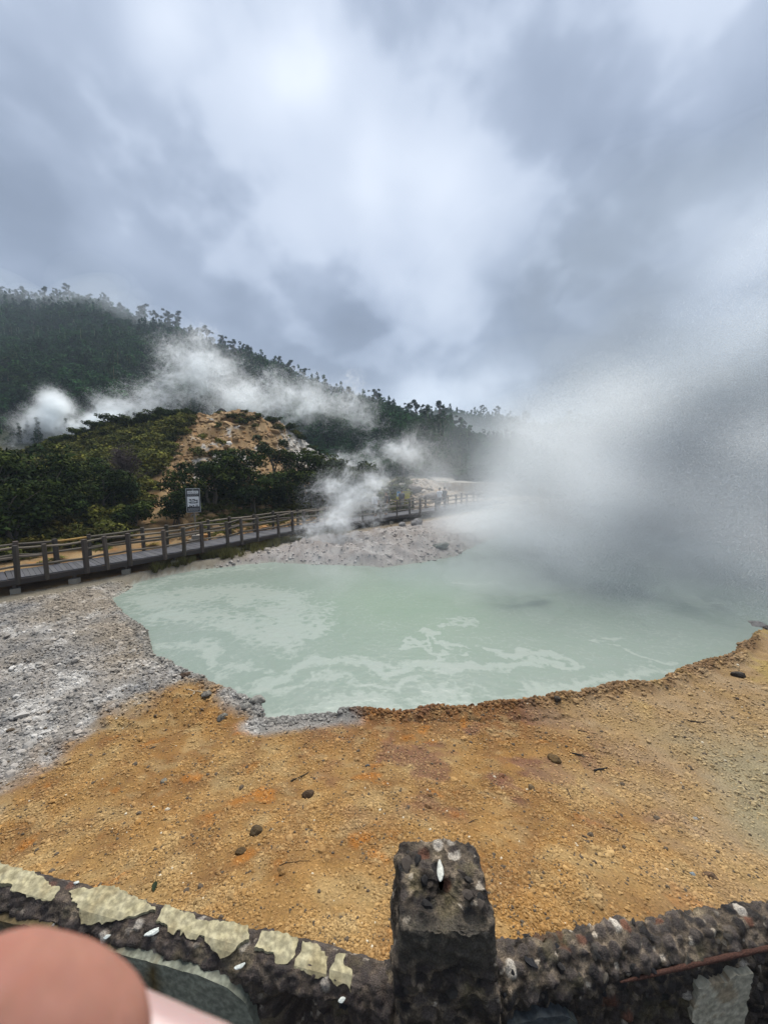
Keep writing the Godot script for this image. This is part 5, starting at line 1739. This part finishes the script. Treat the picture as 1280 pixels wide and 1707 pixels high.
func build_fence() -> void:
	rng.seed = 51
	for side in [-1.0, 1.0]:
		var fr := wall_frame(side)
		var root := thing("concrete_wall", "crumbling low concrete wall left of the post, with cream plaster patches on top" if side < 0 else "crumbling stony wall right of the post, with a rusty bar and set-in slabs", "wall", fr.origin)
		root.transform = fr
		var pr := sample_profile(wall_profile, 0.0026)
		var xs := PackedFloat32Array()
		var x := 0.0 if side > 0 else 0.06
		while absf(x) < 3.0:
			xs.append(x)
			x += side * (0.0027 if absf(x) < 1.05 else 0.004 if absf(x) < 2.2 else 0.03)
		if side < 0: xs.reverse()
		var base := PackedVector3Array()
		for q in pr:
			for xx in xs:
				# the right-hand wall sags a little next to the post; the rest is worn unevenly
				var worn := noise_mid.get_noise_2d(xx * 5.0, side * 40.0) * 0.012
				base.append(Vector3(xx, q.y + (worn if q.y > -0.2 else 0.0), q.x))
		var amp := func(p: Vector3) -> float:
			var a := crag(p + Vector3(side * 3.0, 0, 0), 0.0085 if side > 0 else 0.007)
			if side < 0:
				if p.y > -0.012 and p.z < 0.05: a = a * 0.3 - 0.001
				# the blown-out hollow beside the post
				var hole := smoothstep(0.075, 0.02, absf(p.x + 0.115) - 0.02) * smoothstep(-0.02, -0.06, p.y) * smoothstep(0.03, 0.06, p.z)
				a -= hole * (0.05 + noise_fine.get_noise_3d(p.x * 8.0, p.y * 8.0, 2.0) * 0.02)
			return a
		var tone := func(p: Vector3) -> Color:
			var c := crag_color(p + Vector3(side * 3.0, 0, 0), 1.0)
			var n := noise_fine.get_noise_3d(p.x * 4.0, p.y * 4.0, p.z * 4.0 + 20.0)
			if side > 0:
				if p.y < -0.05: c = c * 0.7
				c = mixc(c, Color(0.10, 0.042, 0.022), smoothstep(0.25, 0.4, n - absf(p.x - 0.30 - p.z * 0.6) * 4.0 + 0.15) * 0.8)
			else:
				c = mixc(c, Color(0.10, 0.075, 0.065), 0.3)
			return c
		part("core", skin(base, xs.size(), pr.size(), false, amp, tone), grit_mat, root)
		# stones of the conglomerate that stand proud
		var shapes := []
		for k in 6: shapes.append(ball(200 + k, 0.3))
		var mats := []
		for c in [Color(0.020, 0.020, 0.023), Color(0.038, 0.035, 0.033), Color(0.062, 0.054, 0.045), Color(0.095, 0.082, 0.065), Color(0.30, 0.29, 0.26)]:
			var m := grit_mat.duplicate()
			m.vertex_color_use_as_albedo = false
			m.albedo_color = c.linear_to_srgb()
			mats.append(m)
		for k in (55 if side > 0 else 26):
			var xx: float = side * rng.randf_range(0.17 if side > 0 else 0.03, 1.02)
			var v := rng.randf_range(0.0, 0.077) if rng.randf() < 0.75 else rng.randf_range(0.077, 0.13)
			if side < 0: v = rng.randf_range(0.045, 0.085)
			var p := on_top(Vector2(xx, minf(v, 0.077)), -0.002 if side > 0 else -0.003)
			if v > 0.077: p = Vector3(xx, -0.022 - (v - 0.077), 0.068)
			var size := rng.randf_range(0.004, 0.009) * (1.35 if side > 0 and rng.randf() < 0.2 else 1.0)
			var st := part("stone", shapes[rng.randi() % 6], mats[4] if rng.randf() < 0.07 else mats[rng.randi() % 4], root)
			st.position = p
			st.rotation = Vector3(rng.randf() * TAU, rng.randf() * TAU, 0)
			st.scale = Vector3(rng.randf_range(0.8, 1.4), 1, rng.randf_range(0.7, 1.1)) * size * (0.55 if st.material_override == mats[4] else 1.0)
		if side < 0:
			var cream := func(q: Vector2) -> Color:
				var n := noise_fine.get_noise_2d(q.x * 12.0, q.y * 12.0)
				var m := noise_fine.get_noise_2d(q.x * 4.0 + 50.0, q.y * 4.0)
				return mixc(mixc(Color(0.31, 0.27, 0.155), Color(0.37, 0.335, 0.22), n * 0.7 + 0.5), Color(0.25, 0.195, 0.10), smoothstep(0.1, 0.45, m) * 0.5) * (1.0 + noise_fine.get_noise_2d(q.x * 40.0, q.y * 40.0) * 0.35)
			var list := [
				[Vector2(-1.02, 0.012), Vector2(-0.88, 0.006), Vector2(-0.80, 0.012), Vector2(-0.695, 0.026), Vector2(-0.685, 0.045), Vector2(-0.72, 0.048), Vector2(-0.84, 0.040), Vector2(-1.02, 0.03)],
				[Vector2(-0.67, 0.028), Vector2(-0.61, 0.004), Vector2(-0.575, 0.002), Vector2(-0.50, 0.012), Vector2(-0.465, 0.022), Vector2(-0.50, 0.042), Vector2(-0.555, 0.060), Vector2(-0.60, 0.066), Vector2(-0.625, 0.045)],
				[Vector2(-0.452, 0.010), Vector2(-0.40, 0.012), Vector2(-0.375, 0.020), Vector2(-0.27, 0.010), Vector2(-0.255, 0.030), Vector2(-0.275, 0.052), Vector2(-0.30, 0.060), Vector2(-0.33, 0.044), Vector2(-0.40, 0.046), Vector2(-0.45, 0.040)],
				[Vector2(-0.236, 0.014), Vector2(-0.19, 0.008), Vector2(-0.158, 0.014), Vector2(-0.160, 0.040), Vector2(-0.18, 0.050), Vector2(-0.205, 0.040), Vector2(-0.238, 0.040)],
				[Vector2(-0.153, 0.014), Vector2(-0.125, 0.012), Vector2(-0.098, 0.026), Vector2(-0.092, 0.050), Vector2(-0.12, 0.054), Vector2(-0.154, 0.050)],
				[Vector2(-0.085, 0.022), Vector2(-0.070, 0.016), Vector2(-0.066, 0.034), Vector2(-0.048, 0.040), Vector2(-0.044, 0.062), Vector2(-0.056, 0.050), Vector2(-0.072, 0.058), Vector2(-0.088, 0.050)]]
			for q in list:
				part("plaster_patch", flake(outline(rng, q, 0.0015, 0.0045), on_top, 0.0058, cream), plaster_mat, root)
			for q in [[-0.445, 0.052, 0.010], [-0.535, 0.072, 0.006], [-0.67, 0.01, 0.005], [-0.255, 0.064, 0.007], [-0.06, 0.07, 0.006]]:
				var chip := part("white_chip", boulder(300 + int(q[2] * 1000.0), Color(0.40, 0.42, 0.39)), plain_mat, root)
				chip.position = on_top(Vector2(q[0], q[1]), 0.005)
				chip.scale = Vector3(q[2] * 1.3, q[2] * 0.5, q[2] * 0.7)
				chip.rotation.y = 0.6
			# the smooth grey render still clinging to the inner face
			var face := func(q: Vector2, h: float) -> Vector3: return Vector3(q.x, q.y, 0.068 + h)
			var green := func(q: Vector2) -> Color:
				var n := noise_fine.get_noise_2d(q.x * 5.0, q.y * 5.0)
				var c := mixc(Color(0.16, 0.168, 0.13), Color(0.23, 0.235, 0.18), n + 0.5)
				var brown := smoothstep(0.028, 0.01, absf(q.x + 0.425) + absf(q.y + 0.06) * 0.35 + n * 0.012)
				brown = maxf(brown, smoothstep(-0.06, -0.03, q.y + n * 0.03) * smoothstep(-0.45, -0.55, q.x) * 0.9)
				return mixc(c, Color(0.09, 0.06, 0.023), brown)
			var top := [Vector2(-1.5, -0.03), Vector2(-0.86, -0.034), Vector2(-0.78, -0.030), Vector2(-0.72, -0.020), Vector2(-0.66, -0.024), Vector2(-0.58, -0.030), Vector2(-0.50, -0.024), Vector2(-0.43, -0.026), Vector2(-0.33, -0.022), Vector2(-0.27, -0.032), Vector2(-0.235, -0.055), Vector2(-0.215, -0.10), Vector2(-0.21, -0.2), Vector2(-0.22, -0.6), Vector2(-1.5, -0.6)]
			part("grey_render", flake(outline(rng, top, 0.0010, 0.008), face, 0.013, green), plaster_mat, root)
		else:
			var rod := Build.new()
			var pts := []
			var rad := []
			for k in 60:
				var t := k / 59.0
				pts.append(Vector3(lerpf(0.42, 1.6, t), lerpf(-0.032, 0.004, t) + 0.003 * sin(t * 9.0), lerpf(0.073, 0.062, t)))
				rad.append(0.0043 * (1.0 + 0.35 * noise_fine.get_noise_1d(k * 0.7) + 0.1 * (k % 2)) * minf(1.0, t * 12.0 + 0.3))
			rod.col = Color(0.085, 0.037, 0.027)
			rod.tube(pts, rad, 9)
			part("rusty_bar", rod.mesh(), grit_mat, root)
			var slate := func(q: Vector2) -> Color:
				var n := noise_fine.get_noise_2d(q.x * 6.0, q.y * 6.0 + 30.0)
				return mixc(mixc(Color(0.32, 0.295, 0.22), Color(0.43, 0.40, 0.31), n + 0.5), Color(0.20, 0.13, 0.06), smoothstep(0.12, 0.3, n) * 0.6)
			var blue := func(q: Vector2) -> Color:
				var n := noise_fine.get_noise_2d(q.x * 7.0 + 9.0, q.y * 7.0 + 30.0)
				return mixc(Color(0.055, 0.065, 0.07), Color(0.17, 0.17, 0.12), smoothstep(-0.1, 0.3, n + (q.x - 0.32) * 5.0))
			var face := func(q: Vector2, h: float) -> Vector3: return Vector3(q.x, q.y, 0.068 + h)
			part("set_in_slab", flake(outline(rng, [Vector2(0.572, -0.062), Vector2(0.60, -0.058), Vector2(0.635, -0.060), Vector2(0.65, -0.048), Vector2(0.685, -0.052), Vector2(0.682, -0.16), Vector2(0.60, -0.17), Vector2(0.565, -0.13)], 0.0015), face, 0.014, slate), plaster_mat, root)
			part("set_in_slab", flake(outline(rng, [Vector2(0.205, -0.068), Vector2(0.26, -0.060), Vector2(0.305, -0.064), Vector2(0.335, -0.085), Vector2(0.33, -0.2), Vector2(0.20, -0.2)], 0.0012), face, 0.014, blue), plaster_mat, root)
	# the post
	var post := thing("concrete_post", "crumbling dark concrete fence post at the bend of the wall", "post", Vector3(0.093, WALL_Y, -0.571))
	var ni := 230
	var base := PackedVector3Array()
	var nj := 0
	var rings := []
	var y := -0.62
	while y < -0.0001:      # sides, then the bevel, then the top drawn in to the middle
		rings.append([y, 1.0, 0.0])
		y += 0.012 if y < -0.1 else 0.0026
	var top_y := 0.232
	y = 0.0
	while y < top_y - 0.028:
		rings.append([y, 1.0 - 0.09 * maxf(y - 0.07, 0.0) / 0.16, 0.0])
		y += 0.0026
	for k in 12: rings.append([top_y - 0.028 + 0.028 * sin(k / 12.0 * PI / 2), 0.91 - 0.09 * (1.0 - cos(k / 12.0 * PI / 2)), k / 12.0])
	for k in 26: rings.append([top_y, 0.82 * (1.0 - k / 25.5), 1.0])
	for q in rings:
		nj += 1
		for i in ni:
			var a := -TAU * i / ni
			var c := cos(a)
			var s := sin(a)
			var m := pow(pow(absf(c), 11.0) + pow(absf(s), 11.0), -1.0 / 11.0)
			var slope: float = maxf(0.0, s * m) * 0.022 * q[2]      # the front of the top is worn down
			base.append(Vector3(c * m * 0.079 * q[1] + (0.006 if q[0] < 0.1 else 0.0), q[0] - slope, s * m * 0.070 * q[1]))
	var pamp := func(p: Vector3) -> float: return crag(p, 0.0070 if p.y > 0.12 else 0.006)
	var ptone := func(p: Vector3) -> Color:
		var c := crag_color(p, 0.85)
		var n := noise_fine.get_noise_3d(p.x * 6.0 + 60.0, p.y * 6.0, p.z * 6.0)
		c = mixc(c, Color(0.085, 0.075, 0.058), smoothstep(0.05, 0.02, absf(p.y - 0.19) + n * 0.02) * smoothstep(0.02, 0.06, p.z) * 0.7)
		if p.z > 0.04 and p.y < 0.06: c = mixc(c, Color(0.11, 0.098, 0.045), smoothstep(0.08, 0.25, n + 0.1) * 0.8)
		return c
	part("core", skin(base, ni, nj, true, pamp, ptone), grit_mat, post)
	var chip2 := part("white_chip", boulder(77, Color(0.42, 0.42, 0.37)), plain_mat, post)
	chip2.position = Vector3(0.0, top_y + 0.0005, -0.010)
	chip2.scale = Vector3(0.0085, 0.0065, 0.022)
	chip2.rotation = Vector3(0.03, -0.15, 0)
	var darks := [Color(0.022, 0.020, 0.019), Color(0.045, 0.039, 0.033), Color(0.060, 0.055, 0.050), Color(0.075, 0.060, 0.048)]
	var kinds := {}
	for k in 22:
		var a := rng.randf() * TAU
		var on := rng.randf() < 0.6
		var p := Vector3(rng.randf_range(0.02, 0.062) * (1.0 if rng.randf() < 0.5 else -1.0), top_y - 0.004, rng.randf_range(-0.055, 0.04)) if on else Vector3(rng.randf_range(-0.07, 0.07), rng.randf_range(0.0, 0.19), 0.067)
		if not on and rng.randf() < 0.4: p = Vector3(0.074 * (1.0 if rng.randf() < 0.5 else -1.0), rng.randf_range(0.05, 0.2), rng.randf_range(-0.05, 0.05))
		var tone4: Color = darks[rng.randi() % 4]
		if not kinds.has(tone4):
			var mm := grit_mat.duplicate()
			mm.vertex_color_use_as_albedo = false
			mm.albedo_color = tone4.linear_to_srgb()
			kinds[tone4] = mm
		var st := part("stone", ball(400 + k % 7, 0.3), kinds[tone4], post)
		st.position = p
		st.rotation = Vector3(a, a * 2.0, 0)
		st.scale = Vector3(rng.randf_range(0.8, 1.5), 1, 1) * rng.randf_range(0.0045, 0.0105)
	# the terrace on which the viewer stands
	var deck_mesh := Build.new()
	deck_mesh.col = Color(0.12, 0.11, 0.10)
	deck_mesh.box(Vector3(0, 3.0, 1.6), Vector3(8.0, 0.3, 4.3))
	tag(part("terrace", deck_mesh.mesh(), grit_mat, self), "", "", "", "structure")

# ------------------------------------------------------------------ the fingertip by the lens
func mottled(m: ArrayMesh) -> ArrayMesh:      # blood and fine ridges under the skin
	var a := m.surface_get_arrays(0)
	var v: PackedVector3Array = a[Mesh.ARRAY_VERTEX]
	var c: PackedColorArray = a[Mesh.ARRAY_COLOR]
	for k in v.size():
		var n := noise_mid.get_noise_3d(v[k].x * 260.0, v[k].y * 260.0, v[k].z * 260.0)
		var f := noise_fine.get_noise_3d(v[k].x * 220.0, v[k].y * 220.0, v[k].z * 220.0)
		c[k] = mixc(c[k], Color(0.235, 0.105, 0.078), n * 1.2 + 0.3) * (1.0 + f * 0.12)
	a[Mesh.ARRAY_COLOR] = c
	var o := ArrayMesh.new()
	o.add_surface_from_arrays(Mesh.PRIMITIVE_TRIANGLES, a)
	return o

func build_finger() -> void:
	var root := thing("hand", "blurred fingertip with a long pale nail in the bottom left corner", "hand", EYE)
	root.rotation_degrees = Vector3(-7.1, 0, 0)
	# thumb from the lower left; its pad faces the lens. Behind it, out of view, the rest of the hand.
	var bones := [
		[Vector3(-0.0419, -0.0556, -0.0420), Vector3(-0.0350, -0.0611, -0.0435), 0.0085, 0.0085],
		[Vector3(-0.0385, -0.0590, -0.0430), Vector3(-0.0560, -0.0850, -0.0430), 0.0086, 0.0095],
		[Vector3(-0.0560, -0.0850, -0.0430), Vector3(-0.0800, -0.1150, -0.0350), 0.0095, 0.0140],
		[Vector3(-0.0800, -0.1150, -0.0350), Vector3(-0.1150, -0.1500, -0.0250), 0.0170, 0.0220],
		[Vector3(-0.0850, -0.1550, -0.0250), Vector3(-0.1450, -0.1500, -0.0250), 0.0180, 0.0180]]
	for k in 4:
		var x := -0.078 - 0.021 * k
		var l: float = [0.95, 1.05, 1.0, 0.8][k]
		var a := Vector3(x, -0.140, -0.020)
		var b := a + Vector3(0.004, 0.034 * l, 0.022)
		var c := b + Vector3(0.004, 0.010 * l, 0.030 * l)
		var d := c + Vector3(0.002, -0.016 * l, 0.012)
		bones.append([a, b, 0.0098, 0.0088]); bones.append([b, c, 0.0088, 0.0080]); bones.append([c, d, 0.0078, 0.0068])
	var flesh := StandardMaterial3D.new()
	flesh.resource_name = "skin"
	flesh.vertex_color_use_as_albedo = true
	flesh.roughness = 0.75
	flesh.metallic_specular = 0.25
	flesh.subsurf_scatter_enabled = true
	flesh.subsurf_scatter_strength = 0.12
	flesh.normal_enabled = true
	flesh.normal_texture = grain(0.04, 3.0, true)
	flesh.normal_scale = 0.35
	flesh.uv1_triplanar = true
	flesh.uv1_scale = Vector3.ONE * 25.0
	part("finger", mottled(net(bones, 0.0015, 0.0025, 0.0, uncut, Color(0.25, 0.125, 0.092))), flesh, root)
	var nail := StandardMaterial3D.new()
	nail.resource_name = "nail"
	nail.vertex_color_use_as_albedo = true
	nail.roughness = 0.35
	nail.subsurf_scatter_enabled = true
	nail.subsurf_scatter_strength = 0.1
	# it grows from behind the pad and runs out past the tip
	part("nail", net([[Vector3(-0.0420, -0.0717, -0.0556), Vector3(-0.0235, -0.0763, -0.0534), 0.0052, 0.0051], [Vector3(-0.0430, -0.0790, -0.0570), Vector3(-0.0244, -0.0831, -0.0550), 0.0050, 0.0050]], 0.0011, 0.006, 0.0, uncut, Color(0.33, 0.225, 0.21)), nail, root)

func build_rest() -> void:
	var t0 := Time.get_ticks_msec()
	build_boardwalk()
	build_signs()
	print("board ", Time.get_ticks_msec() - t0)
	build_fence()
	print("fence ", Time.get_ticks_msec() - t0)
	build_finger()
	print("finger ", Time.get_ticks_msec() - t0)
	build_litter()
	print("litter ", Time.get_ticks_msec() - t0)
	build_plants()
	print("plants ", Time.get_ticks_msec() - t0)
	build_people()
	print("people ", Time.get_ticks_msec() - t0)
	build_steam()

func set_up_noise() -> void:
	noise_fine.seed = 1; noise_fine.frequency = 2.6; noise_fine.fractal_octaves = 4
	noise_mid.seed = 2; noise_mid.frequency = 0.55; noise_mid.fractal_octaves = 4
	noise_big.seed = 3; noise_big.frequency = 0.018; noise_big.fractal_octaves = 4
	noise_ridge.seed = 4; noise_ridge.frequency = 0.3; noise_ridge.fractal_type = FastNoiseLite.FRACTAL_RIDGED; noise_ridge.fractal_octaves = 4
	noise_cell.seed = 5; noise_cell.noise_type = FastNoiseLite.TYPE_CELLULAR; noise_cell.frequency = 46.0; noise_cell.fractal_type = FastNoiseLite.FRACTAL_NONE; noise_cell.cellular_return_type = FastNoiseLite.RETURN_DISTANCE
	noise_cell_value.seed = 5; noise_cell_value.noise_type = FastNoiseLite.TYPE_CELLULAR; noise_cell_value.frequency = 46.0; noise_cell_value.fractal_type = FastNoiseLite.FRACTAL_NONE; noise_cell_value.cellular_return_type = FastNoiseLite.RETURN_CELL_VALUE

func grain(freq: float, strength: float, as_normal: bool, lo := 0.7, hi := 1.0) -> NoiseTexture2D:
	var t := NoiseTexture2D.new()
	t.width = 512; t.height = 512; t.seamless = true
	var n := FastNoiseLite.new()
	n.seed = int(freq * 1000.0); n.frequency = freq; n.fractal_octaves = 5
	t.noise = n
	if as_normal:
		t.as_normal_map = true
		t.bump_strength = strength
	else:
		var g := Gradient.new()
		g.colors = PackedColorArray([Color(lo, lo, lo), Color(hi, hi, hi)])
		g.offsets = PackedFloat32Array([0.2, 0.8])
		t.color_ramp = g
	return t

func coloured(rough: float, called: String) -> StandardMaterial3D:
	var m := StandardMaterial3D.new()
	m.resource_name = called
	m.vertex_color_use_as_albedo = true
	m.roughness = rough
	m.metallic_specular = 0.35
	return m

func set_up_materials() -> void:
	plain_mat = coloured(0.9, "stone")
	ground_mat = coloured(0.95, "earth")
	ground_mat.albedo_texture = grain(0.03, 1.0, false, 0.78, 1.0)
	ground_mat.uv1_triplanar = true
	ground_mat.uv1_world_triplanar = true
	ground_mat.uv1_scale = Vector3.ONE * 1.9
	ground_mat.normal_enabled = true
	ground_mat.normal_texture = grain(0.05, 9.0, true)
	ground_mat.normal_scale = 1.0
	grit_mat = coloured(0.85, "concrete")
	grit_mat.albedo_texture = grain(0.06, 1.0, false, 0.6, 1.0)
	grit_mat.uv1_triplanar = true
	grit_mat.uv1_scale = Vector3.ONE * 9.0
	grit_mat.normal_enabled = true
	grit_mat.normal_texture = grain(0.09, 10.0, true)
	plaster_mat = coloured(0.9, "plaster")
	plaster_mat.albedo_texture = grain(0.02, 1.0, false, 0.75, 1.0)
	plaster_mat.uv1_triplanar = true
	plaster_mat.uv1_scale = Vector3.ONE * 6.0
	plaster_mat.normal_enabled = true
	plaster_mat.normal_texture = grain(0.07, 3.0, true)
	plaster_mat.normal_scale = 0.6
	wood_mat = coloured(0.8, "weathered wood")
	bark_mat = coloured(0.9, "bark")
	leaf_mat = coloured(0.92, "leaves")
	leaf_mat.metallic_specular = 0.15
	leaf_mat.backlight_enabled = true
	leaf_mat.backlight = Color(0.3, 0.3, 0.3)

func _ready() -> void:
	var cam := Camera3D.new()
	cam.name = "camera"
	add_child(cam)
	cam.position = EYE
	cam.rotation_degrees = Vector3(-7.1, 0, 0)
	var lens := CameraAttributesPhysical.new()      # the wide lens of a telephone
	lens.frustum_focal_length = 12.0 / tan(deg_to_rad(52.0))
	lens.frustum_near = 0.008
	lens.frustum_far = 2000.0
	lens.frustum_focus_distance = 4.0
	lens.exposure_aperture = 9.5
	cam.attributes = lens
	var env := Environment.new()
	env.background_mode = Environment.BG_SKY
	env.sky = cloud_sky()
	env.tonemap_mode = Environment.TONE_MAPPER_LINEAR
	env.tonemap_exposure = 4.0
	env.background_energy_multiplier = 0.26
	env.sdfgi_enabled = true
	env.ssao_enabled = true
	env.ssil_enabled = true
	env.fog_enabled = true
	env.fog_density = 0.0006
	env.fog_light_color = Color(0.86, 0.93, 1.0)
	env.volumetric_fog_enabled = true
	env.volumetric_fog_density = 0.0
	var we := WorldEnvironment.new()
	we.name = "environment"
	we.environment = env
	add_child(we)
	var sun := DirectionalLight3D.new()
	sun.name = "sun"
	sun.light_energy = 0.5
	sun.light_angular_distance = 45.0
	sun.light_color = Color(1.0, 0.985, 0.96)
	sun.shadow_enabled = true
	sun.rotation_degrees = Vector3(-62, 172, 0)
	add_child(sun)
	set_up_noise()
	set_up_materials()
	var t0 := Time.get_ticks_msec()
	prepare_land()
	build_ground()
	print("ground ", Time.get_ticks_msec() - t0)
	build_water()
	print("water ", Time.get_ticks_msec() - t0)
	build_gravel()
	print("gravel ", Time.get_ticks_msec() - t0)
	build_rest()
	print("rest ", Time.get_ticks_msec() - t0)
